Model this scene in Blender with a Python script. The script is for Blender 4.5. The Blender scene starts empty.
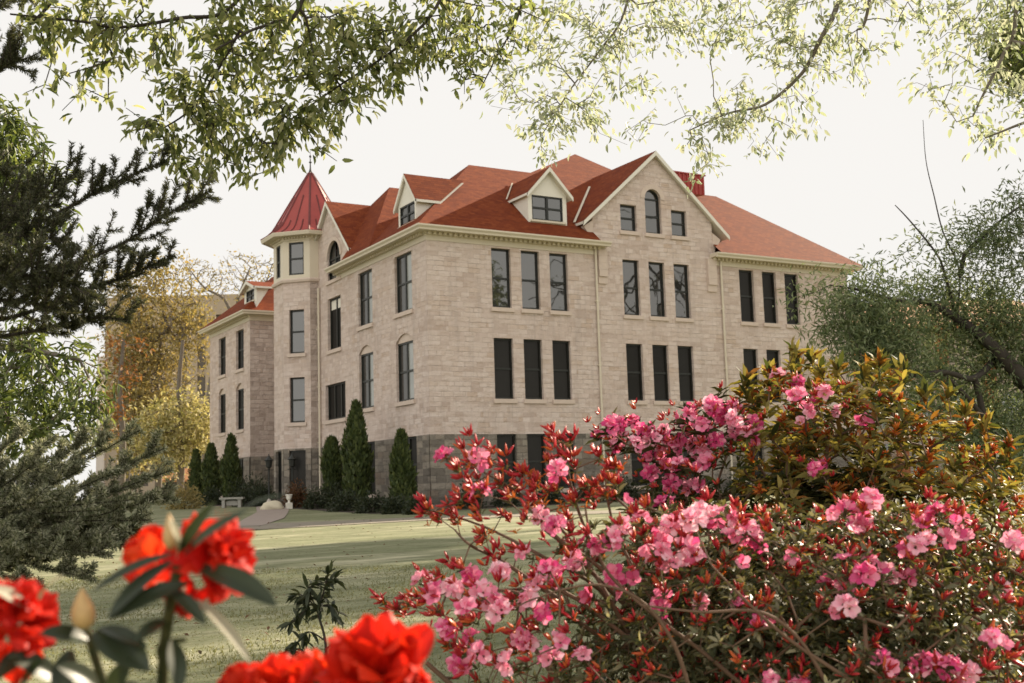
import bpy, bmesh, math, random
import numpy as np
from mathutils import Vector, Matrix
rng = np.random.default_rng(7); random.seed(7)
SC = bpy.context.scene; COL = SC.collection
A = np.array
# ------------------------------------------------------------------ camera model (solved from the photograph)
F_PX = 1151.32; CAM = A([-22.0852, -45.2995, 1.6]); YAW, PITCH, ROLL = -0.526987, 0.1251667, -0.030726
FW = A([-math.sin(YAW)*math.cos(PITCH), math.cos(YAW)*math.cos(PITCH), math.sin(PITCH)])
_r = A([math.cos(YAW), math.sin(YAW), 0.0]); _u = np.cross(_r, FW)
RT = math.cos(ROLL)*_r + math.sin(ROLL)*_u; UP = -math.sin(ROLL)*_r + math.cos(ROLL)*_u
def at(px, py, d):                      # the point seen at a pixel, d metres away along the view axis
    return CAM + d*(FW + RT*(px-512)/F_PX - UP*(py-341.5)/F_PX)
cd = bpy.data.cameras.new('camera'); cam = bpy.data.objects.new('camera', cd); COL.objects.link(cam)
cam.matrix_world = Matrix(((RT[0], UP[0], -FW[0], CAM[0]), (RT[1], UP[1], -FW[1], CAM[1]), (RT[2], UP[2], -FW[2], CAM[2]), (0, 0, 0, 1)))
cd.sensor_width = 36; cd.lens = F_PX*36/1024; cd.clip_start = .05; cd.clip_end = 3000
cd.dof.use_dof = True; cd.dof.focus_distance = 9.0; cd.dof.aperture_fstop = 5.2
SC.camera = cam

def fwd_s(x, y): return (x-CAM[0])*.503 + (y-CAM[1])*.8643
def gz(x, y):                            # terrain height
    s = fwd_s(np.asarray(x, float), np.asarray(y, float))
    h = np.clip(s-13, 0, 72)*.0195
    return h + .02*np.sin(np.asarray(x)*.31)*np.cos(np.asarray(y)*.27)
# ------------------------------------------------------------------ bookkeeping
def link(o, parent=None):
    COL.objects.link(o)
    if parent is not None: o.parent = parent
    return o
def tag(o, label=None, cat=None, group=None, kind=None):
    for k, v in (('label', label), ('category', cat), ('group', group), ('kind', kind)):
        if v: o[k] = v
    return o
def thing(name, label, cat, loc=(0, 0, 0), group=None):
    o = link(bpy.data.objects.new(name, None)); o.location = [float(c) for c in loc]
    o.empty_display_size = .2
    return tag(o, label, cat, group)
def copy_tree(o, parent=None):
    c = o.copy(); COL.objects.link(c)
    if parent is not None: c.parent = parent
    for ch in o.children: copy_tree(ch, c)
    return c
def origin_of(parent):
    v = A([0., 0., 0.])
    while parent is not None:
        v = v + A(parent.location); parent = parent.parent
    return v
class MB:
    def __init__(s): s.v = []; s.f = []; s.m = []; s.uv = []
    def poly(s, pts, mi=0, uv=None):
        b = len(s.v); s.v += [tuple(map(float, p)) for p in pts]; s.f.append(tuple(range(b, b+len(pts)))); s.m.append(mi)
        s.uv.append(uv if uv is not None else [(0, 0)]*len(pts))
    def box(s, x0, x1, y0, y1, z0, z1, mi=0, M=None):
        P = [(x, y, z) for z in (z0, z1) for y in (y0, y1) for x in (x0, x1)]
        if M is not None: P = [M(*p) for p in P]
        for q in ((0, 2, 3, 1), (4, 5, 7, 6), (0, 1, 5, 4), (1, 3, 7, 5), (3, 2, 6, 7), (2, 0, 4, 6)):
            p = [P[i] for i in q]; a = A(p)
            n = np.cross(a[1]-a[0], a[2]-a[1]); n = np.abs(n)
            uv = [(t[0], t[1]) if n[2] >= max(n[0], n[1]) else ((t[0], t[2]) if n[1] >= n[0] else (t[1], t[2])) for t in p]
            s.poly(p, mi, uv)
    def extrude(s, prof, path, mi=0, closed=False):     # prof (out, z) swept along plan path with out normals given per point
        rings = [[(p[0]+n[0]*o, p[1]+n[1]*o, z) for (o, z) in prof] for (p, n) in path]
        N = len(rings)
        for i in range(N if closed else N-1):
            a, b = rings[i], rings[(i+1) % N]
            for k in range(len(prof)-1): s.poly([a[k], b[k], b[k+1], a[k+1]], mi)
        if not closed:
            s.poly(rings[0][::-1], mi); s.poly(rings[-1], mi)
    def tube(s, pts, rad, n=8, mi=0):
        pts = [A(p, float) for p in pts]
        if np.isscalar(rad): rad = [rad]*len(pts)
        R = []
        for i, p in enumerate(pts):
            d = pts[min(i+1, len(pts)-1)]-pts[max(i-1, 0)]; d = d/(np.linalg.norm(d)+1e-9)
            h = A([0, 0, 1.]) if abs(d[2]) < .9 else A([1., 0, 0])
            a = np.cross(d, h); a /= np.linalg.norm(a); b = np.cross(d, a)
            R.append([p+rad[i]*(math.cos(t)*a+math.sin(t)*b) for t in np.arange(n)*2*math.pi/n])
        for i in range(len(R)-1):
            for k in range(n): s.poly([R[i][k], R[i][(k+1) % n], R[i+1][(k+1) % n], R[i+1][k]], mi)
        s.poly(R[0], mi); s.poly(R[-1][::-1], mi)
    def lathe(s, prof, c, n=12, mi=0):
        R = [[(c[0]+r*math.cos(t), c[1]+r*math.sin(t), c[2]+z) for t in np.arange(n)*2*math.pi/n] for (r, z) in prof]
        for i in range(len(R)-1):
            for k in range(n): s.poly([R[i][k], R[i][(k+1) % n], R[i+1][(k+1) % n], R[i+1][k]], mi)
        s.poly(R[0][::-1], mi); s.poly(R[-1], mi)
    def build(s, name, mats, parent=None, smooth=False, weld=False):
        me = bpy.data.meshes.new(name); off = origin_of(parent)
        me.from_pydata([tuple(A(p)-off) for p in s.v], [], s.f)
        if not isinstance(mats, (list, tuple)): mats = [mats]
        for m in mats: me.materials.append(m)
        me.polygons.foreach_set('material_index', s.m)
        uvl = me.uv_layers.new(name='UVMap'); flat = [c for f in s.uv for p in f for c in p]
        uvl.data.foreach_set('uv', flat)
        if weld or smooth:
            bm = bmesh.new(); bm.from_mesh(me); bmesh.ops.remove_doubles(bm, verts=bm.verts, dist=1e-5)
            bmesh.ops.recalc_face_normals(bm, faces=bm.faces); bm.to_mesh(me); bm.free()
        if smooth: me.polygons.foreach_set('use_smooth', [True]*len(me.polygons))
        return link(bpy.data.objects.new(name, me), parent)
def np_mesh(name, V, Fs, mat, smooth=False, mi=None):    # Fs: list of (n,k) index arrays
    me = bpy.data.meshes.new(name); V = np.asarray(V, np.float32)
    me.vertices.add(len(V)); me.vertices.foreach_set('co', V.ravel())
    loops = np.concatenate([f.ravel() for f in Fs]).astype(np.int32)
    tot = np.concatenate([np.full(len(f), f.shape[1]) for f in Fs]).astype(np.int32)
    st = np.concatenate([[0], np.cumsum(tot)[:-1]]).astype(np.int32)
    me.loops.add(len(loops)); me.loops.foreach_set('vertex_index', loops)
    me.polygons.add(len(tot)); me.polygons.foreach_set('loop_start', st); me.polygons.foreach_set('loop_total', tot)
    if smooth: me.polygons.foreach_set('use_smooth', np.ones(len(tot), bool))
    for m in (mat if isinstance(mat, (list, tuple)) else [mat]): me.materials.append(m)
    if mi is not None: me.polygons.foreach_set('material_index', np.asarray(mi, np.int32))
    me.update(calc_edges=True); me.validate()
    return me
def np_obj(name, V, Fs, mat, parent=None, smooth=False, mi=None):
    return link(bpy.data.objects.new(name, np_mesh(name, np.asarray(V)-origin_of(parent), Fs, mat, smooth, mi)), parent)
# ------------------------------------------------------------------ materials
def new_mat(name):
    m = bpy.data.materials.new(name); m.use_nodes = True
    nt = m.node_tree; return m, nt, nt.nodes['Principled BSDF']
def nd(nt, t, ins=None, **kw):
    n = nt.nodes.new(t)
    for k, v in kw.items(): setattr(n, k, v)
    for k, v in (ins or {}).items():
        s = n.inputs[k]
        if isinstance(v, bpy.types.NodeSocket): nt.links.new(v, s)
        else: s.default_value = v
    return n
def c4(c): return (c[0], c[1], c[2], 1)
def mix(nt, fac, a, b, mode='MIX'):
    n = nt.nodes.new('ShaderNodeMix'); n.data_type = 'RGBA'; n.blend_type = mode
    for k, v in ((0, fac), (6, a), (7, b)):
        if isinstance(v, bpy.types.NodeSocket): nt.links.new(v, n.inputs[k])
        elif k == 0: n.inputs[0].default_value = v
        else: n.inputs[k].default_value = c4(v)
    return n.outputs[2]
def ramp(nt, fac, stops):
    n = nt.nodes.new('ShaderNodeValToRGB'); nt.links.new(fac, n.inputs[0]); e = n.color_ramp.elements
    while len(e) < len(stops): e.new(.5)
    for el, (p, c) in zip(e, stops): el.position = p; el.color = c4(c) if not np.isscalar(c) else (c, c, c, 1)
    return n.outputs[0]
def noise(nt, vec, scale, detail=4, rough=.55):
    n = nd(nt, 'ShaderNodeTexNoise', {'Scale': scale, 'Detail': detail, 'Roughness': rough})
    if vec is not None: nt.links.new(vec, n.inputs['Vector'])
    return n.outputs['Fac']
def bump(nt, h, strength, dist=.02, prev=None):
    n = nd(nt, 'ShaderNodeBump', {'Height': h, 'Strength': strength, 'Distance': dist})
    if prev is not None: nt.links.new(prev, n.inputs['Normal'])
    return n.outputs[0]
def simple(name, c, rough=.6, var=.12, scale=6, metallic=0, spec=.4):
    m, nt, b = new_mat(name); tc = nd(nt, 'ShaderNodeTexCoord')
    f = noise(nt, tc.outputs['Object'], scale)
    nt.links.new(mix(nt, f, [x*(1-var) for x in c], [min(1, x*(1+var)) for x in c]), b.inputs['Base Color'])
    b.inputs['Roughness'].default_value = rough; b.inputs['Metallic'].default_value = metallic
    b.inputs['Specular IOR Level'].default_value = spec
    nt.links.new(bump(nt, f, .15, .01), b.inputs['Normal'])
    return m
def ashlar(name, cols, bw, rh, bumpd, mortar, rough_amt):
    m, nt, b = new_mat(name); uv = nd(nt, 'ShaderNodeTexCoord').outputs['UV']
    geo = nd(nt, 'ShaderNodeTexCoord').outputs['Object']
    n0 = nd(nt, 'ShaderNodeTexNoise', {'Scale': .9, 'Detail': 1.0}); nt.links.new(uv, n0.inputs['Vector'])
    sub = nd(nt, 'ShaderNodeVectorMath', {0: n0.outputs['Color'], 1: (.5, .5, .5)}, operation='SUBTRACT')
    scl = nd(nt, 'ShaderNodeVectorMath', {0: sub.outputs[0], 'Scale': .035}, operation='SCALE')
    vec = nd(nt, 'ShaderNodeVectorMath', {0: uv, 1: scl.outputs[0]}, operation='ADD').outputs[0]
    def br(w, h, mo, c1, c2, off=.5):
        n = nd(nt, 'ShaderNodeTexBrick', {'Scale': 1.0, 'Brick Width': w, 'Row Height': h, 'Mortar Size': mo, 'Mortar Smooth': .5, 'Color1': c4(c1), 'Color2': c4(c2), 'Mortar': (.5, .5, .5, 1)}, offset=off, squash=.7, squash_frequency=3)
        nt.links.new(vec, n.inputs['Vector']); return n
    b1 = br(bw, rh, mortar, (0, 0, 0), (1, 1, 1)); b2 = br(bw*1.7, rh*2, mortar, (0, 0, 0), (1, 1, 1), .37)
    tint = mix(nt, .45, b1.outputs['Color'], b2.outputs['Color'])
    col = ramp(nt, tint, [(.12, cols[0]), (.4, cols[1]), (.62, cols[2]), (.9, cols[3])])
    hz = nd(nt, 'ShaderNodeMapping', {'Vector': uv, 'Scale': (.55, 2.6, 1)}).outputs[0]; nz = noise(nt, hz, 1.9, 7, .72); nz2 = noise(nt, geo, .35, 3)
    col = mix(nt, ramp(nt, nz, [(.50, 0.), (.70, .75)]), col, cols[4])
    col = mix(nt, ramp(nt, nz2, [(.4, 0.), (.7, .4)]), col, cols[5])
    fm = nd(nt, 'ShaderNodeMath', {0: b1.outputs['Fac'], 1: .35}, operation='MULTIPLY').outputs[0]
    col = mix(nt, fm, col, cols[6])
    sv = nd(nt, 'ShaderNodeMapping', {'Vector': uv, 'Scale': (1.6, .16, 1)}).outputs[0]; st = noise(nt, sv, 1.0, 5, .7)
    col = mix(nt, ramp(nt, st, [(.5, 0.), (.75, .5)]), col, [q*.62 for q in cols[1]]); nt.links.new(col, b.inputs['Base Color'])
    b.inputs['Roughness'].default_value = .9; b.inputs['Specular IOR Level'].default_value = .2
    inv = nd(nt, 'ShaderNodeMath', {0: 1.0, 1: b1.outputs['Fac']}, operation='SUBTRACT').outputs[0]
    nb = bump(nt, inv, .55, bumpd)
    big = nd(nt, 'ShaderNodeTexNoise', {'Scale': 3.2, 'Detail': 7.0, 'Roughness': .7}); nt.links.new(geo, big.inputs['Vector'])
    nb = bump(nt, big.outputs['Fac'], rough_amt, bumpd*3, nb)
    nb = bump(nt, tint, .5*rough_amt, bumpd*2, nb)
    nt.links.new(nb, b.inputs['Normal']); return m
M = {}
M['stone'] = ashlar('pale_limestone', [(.495, .39, .33), (.60, .49, .425), (.665, .56, .495), (.545, .42, .335), (.41, .295, .22), (.58, .465, .40), (.38, .30, .25)], .60, .225, .032, .007, 1.0)
M['rough'] = ashlar('rockfaced_limestone', [(.36, .285, .24), (.52, .42, .36), (.58, .48, .42), (.43, .325, .26), (.29, .225, .185), (.42, .335, .285), (.23, .185, .16)], .60, .28, .05, .016, 1.0)
M['base'] = ashlar('grey_rockfaced_base', [(.15, .13, .108), (.26, .228, .188), (.37, .322, .26), (.22, .17, .128), (.075, .064, .053), (.17, .147, .122), (.06, .052, .045)], .66, .31, .06, .016, 1.0)
M['dress'] = simple('dressed_stone', (.56, .455, .38), .85, .12, 5)
M['cream'] = simple('cream_paint', (.60, .53, .41), .55, .06, 2)
M['white'] = simple('white_painted_boards', (.70, .66, .57), .6, .05, 3)
M['frame'] = simple('dark_green_paint', (.015, .016, .012), .45, .2, 4)
def shingle():
    m, nt, b = new_mat('red_shingle'); uv = nd(nt, 'ShaderNodeTexCoord').outputs['UV']
    n = nd(nt, 'ShaderNodeTexBrick', {'Scale': 1.0, 'Brick Width': .32, 'Row Height': .16, 'Mortar Size': .010, 'Mortar Smooth': .3, 'Color1': (0, 0, 0, 1), 'Color2': (1, 1, 1, 1), 'Mortar': (.3, .3, .3, 1)}, offset=.37)
    nt.links.new(uv, n.inputs['Vector'])
    col = ramp(nt, n.outputs['Color'], [(.05, (.145, .032, .013)), (.4, (.185, .042, .015)), (.7, (.215, .053, .018)), (.95, (.16, .035, .013))])
    nz = noise(nt, uv, 1.1, 5, .7); col = mix(nt, ramp(nt, nz, [(.35, 0.), (.75, .22)]), col, (.10, .017, .009))
    col = mix(nt, nd(nt, 'ShaderNodeMath', {0: n.outputs['Fac'], 1: .65}, operation='MULTIPLY').outputs[0], col, (.07, .014, .008))
    nt.links.new(col, b.inputs['Base Color']); b.inputs['Roughness'].default_value = .9; b.inputs['Specular IOR Level'].default_value = .08
    sx = nd(nt, 'ShaderNodeSeparateXYZ', {0: uv}).outputs[1]
    fr = nd(nt, 'ShaderNodeMath', {0: nd(nt, 'ShaderNodeMath', {0: sx, 1: .16}, operation='DIVIDE').outputs[0]}, operation='FRACT').outputs[0]
    nb = bump(nt, nd(nt, 'ShaderNodeMath', {0: 1., 1: fr}, operation='SUBTRACT').outputs[0], .9, .03)
    nt.links.new(bump(nt, n.outputs['Color'], .4, .012, nb), b.inputs['Normal']); return m
M['shingle'] = shingle()
M['metal'] = simple('red_standing_seam_metal', (.32, .058, .048), .48, .3, 1.2, 0, .35)
M['metal2'] = simple('red_louvre_metal', (.33, .045, .035), .45, .15, 3, 0, .5)
def glass(name, base, refl, rough=.02, tint=(.8, .84, .86)):
    m, nt, b = new_mat(name); out = nt.nodes['Material Output']
    geo = nd(nt, 'ShaderNodeTexCoord').outputs['Object']
    nz = noise(nt, geo, 1.3, 1); b.inputs['Roughness'].default_value = .5
    nt.links.new(mix(nt, nz, [c*.7 for c in base], [c*1.3 for c in base]), b.inputs['Base Color']); b.inputs['Specular IOR Level'].default_value = .12
    g = nd(nt, 'ShaderNodeBsdfGlossy', {'Color': c4(tint), 'Roughness': rough})
    nt.links.new(bump(nt, nz, .05, .05), g.inputs['Normal'])
    mx = nd(nt, 'ShaderNodeMixShader', {0: refl, 1: b.outputs[0], 2: g.outputs[0]}); nt.links.new(mx.outputs[0], out.inputs[0]); return m
M['g_sky'] = glass('reflective_glass', (.028, .028, .025), .14, .02, (.82, .81, .78))
M['g_tree'] = glass('coated_glass', (.012, .012, .010), .15, .02, (.82, .80, .76))
M['g_dark'] = glass('screened_glass', (.010, .009, .007), .013, .12, (.85, .8, .72))
M['g_blind'] = glass('glass_over_pale_blind', (.30, .30, .27), .15)
def leafmat(name, cols, trans=.45, rough=.5, tcol=None, spec=.35):
    m, nt, b = new_mat(name); out = nt.nodes['Material Output']
    r = nd(nt, 'ShaderNodeNewGeometry').outputs['Random Per Island']
    k = len(cols); col = ramp(nt, r, [((i+.5)/k, c) for i, c in enumerate(cols)])
    nt.links.new(col, b.inputs['Base Color']); b.inputs['Roughness'].default_value = rough; b.inputs['Specular IOR Level'].default_value = spec
    t = nd(nt, 'ShaderNodeBsdfTranslucent'); nt.links.new(mix(nt, 1.0, col, tcol or (1.5, 1.45, .7), 'MULTIPLY'), t.inputs['Color'])
    mx = nd(nt, 'ShaderNodeMixShader', {0: trans, 1: b.outputs[0], 2: t.outputs[0]}); nt.links.new(mx.outputs[0], out.inputs[0]); return m
M['lf_canopy'] = leafmat('young_canopy_leaf', [(.09, .115, .04), (.19, .22, .08), (.35, .37, .18), (.14, .165, .06), (.47, .46, .27)], .55, .5, (1.25, 1.25, .85))
M['lf_canopy2'] = leafmat('pale_canopy_leaf', [(.36, .39, .25), (.47, .48, .34), (.54, .53, .41), (.26, .30, .16)], .5, .5, (1.05, 1.08, .95))
M['lf_yellow'] = leafmat('yellow_spring_leaf', [(.25, .21, .085), (.34, .285, .13), (.20, .18, .08), (.38, .29, .12)], .4, .6, (1.3, 1.2, .8))
M['lf_copper'] = leafmat('copper_young_leaf', [(.26, .11, .035), (.24, .13, .045), (.33, .16, .055)], .35, .6, (1.3, 1.1, .8))
M['lf_lime'] = leafmat('lime_blossom_leaf', [(.46, .41, .20), (.54, .48, .27), (.38, .35, .15), (.30, .28, .10)], .35, .6, (1.2, 1.15, .8))
M['lf_grey'] = leafmat('feathery_grey_leaf', [(.13, .17, .08), (.20, .24, .125), (.29, .31, .185), (.09, .125, .055)], .4, .6, (1.2, 1.2, .9))
M['lf_olive'] = leafmat('olive_tree_leaf', [(.07, .10, .035), (.12, .155, .06), (.19, .22, .10), (.055, .075, .025)], .4)
M['lf_fir'] = leafmat('fir_needle', [(.04, .048, .022), (.065, .072, .036), (.10, .105, .06), (.15, .15, .095)], .25, .5)
M['lf_silver'] = leafmat('silver_conifer_needle', [(.13, .155, .075), (.30, .31, .20), (.56, .54, .41), (.08, .10, .045), (.44, .43, .31)], .35, .6, (1.1, 1.1, .9))
M['lf_cypress'] = leafmat('cypress_spray', [(.05, .07, .024), (.075, .10, .032), (.12, .14, .045), (.045, .06, .022)], .25)
M['lf_shrub'] = leafmat('dark_shrub_leaf', [(.025, .035, .018), (.035, .045, .02), (.045, .05, .025)], .2)
M['lf_redshrub'] = leafmat('russet_shrub_leaf', [(.11, .045, .02), (.07, .05, .02), (.14, .06, .025)], .25)
M['lf_azalea'] = leafmat('azalea_leaf', [(.055, .062, .026), (.09, .09, .04), (.16, .15, .075), (.04, .048, .018), (.34, .305, .185), (.07, .07, .03)], .28, .45, None, .3)
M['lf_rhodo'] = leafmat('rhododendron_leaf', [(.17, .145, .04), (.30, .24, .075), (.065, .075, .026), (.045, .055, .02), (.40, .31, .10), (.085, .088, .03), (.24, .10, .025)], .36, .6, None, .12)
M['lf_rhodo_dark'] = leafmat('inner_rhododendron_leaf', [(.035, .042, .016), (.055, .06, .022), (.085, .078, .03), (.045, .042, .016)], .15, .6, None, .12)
M['lf_big'] = leafmat('dark_leathery_leaf', [(.020, .030, .014), (.028, .038, .018), (.022, .032, .016)], .12, .38)
M['lf_bigpale'] = leafmat('pale_leaf_underside', [(.30, .28, .20), (.34, .31, .23)], .2, .6)
M['bud'] = leafmat('crimson_bud', [(.48, .022, .035), (.58, .06, .06), (.40, .015, .03), (.62, .14, .04)], .25, .45, (1.3, .8, .8))
M['bract'] = leafmat('orange_bract', [(.55, .14, .02), (.60, .24, .035), (.50, .07, .02)], .4, .5, (1.2, 1., .8))
M['bark'] = simple('dark_bark', (.045, .036, .028), .95, .4, 14)
M['bark_pale'] = simple('grey_bark', (.16, .135, .11), .95, .35, 10)
M['twig'] = simple('brown_twig', (.13, .075, .045), .85, .3, 20)
def petal(name, c1, c2, c3, throat=None):
    m, nt, b = new_mat(name); out = nt.nodes['Material Output']
    oi = nd(nt, 'ShaderNodeObjectInfo').outputs['Random']; r = nd(nt, 'ShaderNodeNewGeometry').outputs['Random Per Island']
    av = nd(nt, 'ShaderNodeMath', {0: oi, 1: r}, operation='ADD').outputs[0]; av = nd(nt, 'ShaderNodeMath', {0: av, 1: .5}, operation='MULTIPLY').outputs[0]
    col = ramp(nt, av, [(.15, c1), (.5, c2), (.85, c3)])
    nt.links.new(col, b.inputs['Base Color']); b.inputs['Roughness'].default_value = .55; b.inputs['Specular IOR Level'].default_value = .25
    t = nd(nt, 'ShaderNodeBsdfTranslucent'); nt.links.new(col, t.inputs['Color'])
    mx = nd(nt, 'ShaderNodeMixShader', {0: .4, 1: b.outputs[0], 2: t.outputs[0]}); nt.links.new(mx.outputs[0], out.inputs[0]); return m
M['pink'] = petal('pink_petal', (.70, .065, .23), (.90, .31, .44), (.97, .62, .69))
M['orange'] = petal('scarlet_orange_petal', (.55, .010, .006), (.76, .030, .008), (.84, .07, .012))
SKY_BASE, SKY_ZEN, SKY_BACK_FILL, EXPO = .312, -.20, .27, 1.28
# ================================================================== the stone college building
BO = (0.0, 0.0, 0.75)
bld = thing('stone_building', 'large pale limestone college building with red shingle roof and corner tower', 'building', BO)
WB, WT, ZB = -.3, 12.62, 3.96           # wall bottom, wall top under the frieze, top of the grey base
class Frame:                             # a wall plane: origin, direction along the wall, outward normal
    def __init__(s, o, u, n): s.o, s.u, s.n = A(o, float), A(u, float), A(n, float)
    def p(s, u, z, out=0.): q = s.o + s.u*u + s.n*out; return (q[0], q[1], z)
SOUTH = Frame((0, 0, 0), (1, 0, 0), (0, -1, 0)); WEST = Frame((0, 0, 0), (0, 1, 0), (-1, 0, 0))
def clip2(poly, a, b, c):                # keep a*u+b*z<=c
    out = []
    for i in range(len(poly)):
        p, q = poly[i], poly[(i+1) % len(poly)]; dp, dq = a*p[0]+b*p[1]-c, a*q[0]+b*q[1]-c
        if dp <= 0: out.append(p)
        if (dp < 0 < dq) or (dq < 0 < dp):
            t = dp/(dp-dq); out.append((p[0]+t*(q[0]-p[0]), p[1]+t*(q[1]-p[1])))
    return out
def arch_pts(u0, u1, zs, zt, n=14):      # from the left springing over the crown to the right springing
    w = (u1-u0)/2; h = zt-zs; c = (u0+u1)/2
    if abs(h-w) < .08: return [(c-w*math.cos(math.pi*k/n), zs+h*math.sin(math.pi*k/n)) for k in range(n+1)]
    R = (w*w+h*h)/(2*h); th = math.asin(min(1, w/R))
    return [(c+R*math.sin(-th+2*th*k/n), zt-R+R*math.cos(-th+2*th*k/n)) for k in range(n+1)]
def wall(mb, fr, u0, u1, z0, z1, ops=(), clips=(), depth=.24, mi=0, out=0., mr=None):
    mr = mi if mr is None else mr
    us = sorted({u0, u1, *[c for o in ops for c in o[:2]]}); zs = sorted({z0, z1, *[c for o in ops for c in o[2:4]]})
    us = [u for u in us if u0 <= u <= u1]; zs = [z for z in zs if z0 <= z <= z1]
    def put(pl):
        for c in clips: pl = clip2(pl, *c)
        if len(pl) >= 3: mb.poly([fr.p(u, z, out) for u, z in pl], mi, [(u, z) for u, z in pl])
    for i in range(len(us)-1):
        for j in range(len(zs)-1):
            a, b, c, d = us[i], us[i+1], zs[j], zs[j+1]; m = ((a+b)/2, (c+d)/2)
            if any(o[0] < m[0] < o[1] and o[2] < m[1] < o[3] for o in ops): continue
            put([(a, c), (b, c), (b, d), (a, d)])
    for o in ops:
        a, b, c, d = o[:4]; zsn = o[4] if len(o) > 4 and o[4] else None
        top = arch_pts(a, b, zsn, d) if zsn else [(a, d), (b, d)]
        if zsn:
            for k in range(len(top)-1): put([top[k], top[k+1], (top[k+1][0], d), (top[k][0], d)])
        ring = [(a, c)] + top + [(b, c)]
        for k in range(len(ring)-1):
            p, q = ring[k], ring[k+1]
            mb.poly([fr.p(*p, out), fr.p(*q, out), fr.p(*q, out-depth), fr.p(*p, out-depth)], mr, [(p[0], p[1]), (q[0], q[1]), (q[0]+.05, q[1]), (p[0]+depth, p[1])])
        mb.poly([fr.p(b, c, out), fr.p(a, c, out), fr.p(a, c, out-depth), fr.p(b, c, out-depth)], mr, [(b, c), (a, c), (a, c-depth), (b, c-depth)])
def window(fr, u0, u1, z0, z1, spring=None, lights=1, rail=True, g='g_dark', sill=True, out=0., parent=None, rec=.15, rails=None, fw=.075, blind=None, arch_board=False):
    parent = parent or bld
    f = MB()
    def bar(a, b, c, d, o0, o1):
        P = [fr.p(u, z, out-o) for o in (o0, o1) for (u, z) in ((a, c), (b, c), (b, d), (a, d))]
        for q in ((0, 1, 2, 3), (0, 4, 5, 1), (1, 5, 6, 2), (2, 6, 7, 3), (3, 7, 4, 0)): f.poly([P[i] for i in q])
    zt = spring if spring else z1
    d0, d1 = rec, rec+.09
    bar(u0, u0+fw, z0, zt, d0, d1); bar(u1-fw, u1, z0, zt, d0, d1); bar(u0+fw, u1-fw, z0, z0+fw*1.2, d0, d1)
    if not spring or arch_board: bar(u0+fw, u1-fw, zt-fw*1.1, zt, d0, d1)
    w = (u1-u0)/lights
    for k in range(1, lights): bar(u0+w*k-.06, u0+w*k+.06, z0+fw, zt, d0+.004, d1)
    zr = rails if rails else ([z0+(zt-z0)*.5] if rail else [])
    for r in zr:
        for k in range(lights): bar(u0+w*k+.05, u0+w*(k+1)-.05, r-.045, r+.045, d0+.008, d1)
    if spring and not arch_board:
        o = arch_pts(u0, u1, spring, z1); c = (u0+u1)/2; s = ((u1-u0)/2-fw)/((u1-u0)/2)
        inn = [(c+(u-c)*s, spring+(z-spring)*(z1-spring-fw)/(z1-spring)) for u, z in o]
        for k in range(len(o)-1):
            f.poly([fr.p(*q, out-d0) for q in (o[k], o[k+1], inn[k+1], inn[k])])
            f.poly([fr.p(*inn[k], out-d0), fr.p(*inn[k+1], out-d0), fr.p(*inn[k+1], out-d1), fr.p(*inn[k], out-d1)])
        bar(u0+fw, u1-fw, spring-.04, spring+.04, d0+.008, d1)
    fo = f.build('window', M['frame'], parent)
    for k in range(lights):
        p = MB(); a, b = u0+w*k+.01, u0+w*(k+1)-.01
        if spring and not arch_board:
            pts = [q for q in arch_pts(u0+.01, u1-.01, spring, z1-.01, 20) if a-.001 <= q[0] <= b+.001]
            p.poly([fr.p(*q, out-rec-.06) for q in [(b, z0+.01)] + pts[::-1] + [(a, z0+.01)]][::-1])
        else: p.poly([fr.p(u, z, out-rec-.06) for u, z in ((a, z0+.01), (b, z0+.01), (b, zt-.01), (a, zt-.01))])
        gg = g[k] if isinstance(g, (list, tuple)) else g
        p.build('pane', M[gg], fo)
    if blind:
        p = MB(); p.poly([fr.p(u, z, out-rec-.05) for u, z in ((u0+.08, blind), (u1-.08, blind), (u1-.08, zt-.1), (u0+.08, zt-.1))]); p.build('roller_blind', M['white'], fo)
    if arch_board:
        p = MB(); pts = arch_pts(u0, u1, spring, z1)
        p.poly([fr.p(*q, out-rec+.03) for q in [(u1, spring)] + pts[::-1] + [(u0, spring)]][::-1]); 
        for k in range(len(pts)-1): p.poly([fr.p(*pts[k], out-rec+.03), fr.p(*pts[k+1], out-rec+.03), fr.p(*pts[k+1], out-rec-.05), fr.p(*pts[k], out-rec-.05)])
        p.poly([fr.p(u0, spring, out-rec+.03), fr.p(u1, spring, out-rec+.03), fr.p(u1, spring, out-rec-.05), fr.p(u0, spring, out-rec-.05)])
        p.build('arch_panel', M['dress'], fo)
    if sill:
        s = MB(); P = [fr.p(u, z, out+o) for o in (.09, -.14) for (u, z) in ((u0-.1, z0-.2), (u1+.1, z0-.2), (u1+.1, z0-.012), (u0-.1, z0-.012))]
        for q in ((0, 1, 2, 3), (0, 4, 5, 1), (1, 5, 6, 2), (2, 6, 7, 3), (3, 7, 4, 0), (4, 7, 6, 5)): s.poly([P[i] for i in q])
        s.build('sill', M['dress'], fo)
    return fo
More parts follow.
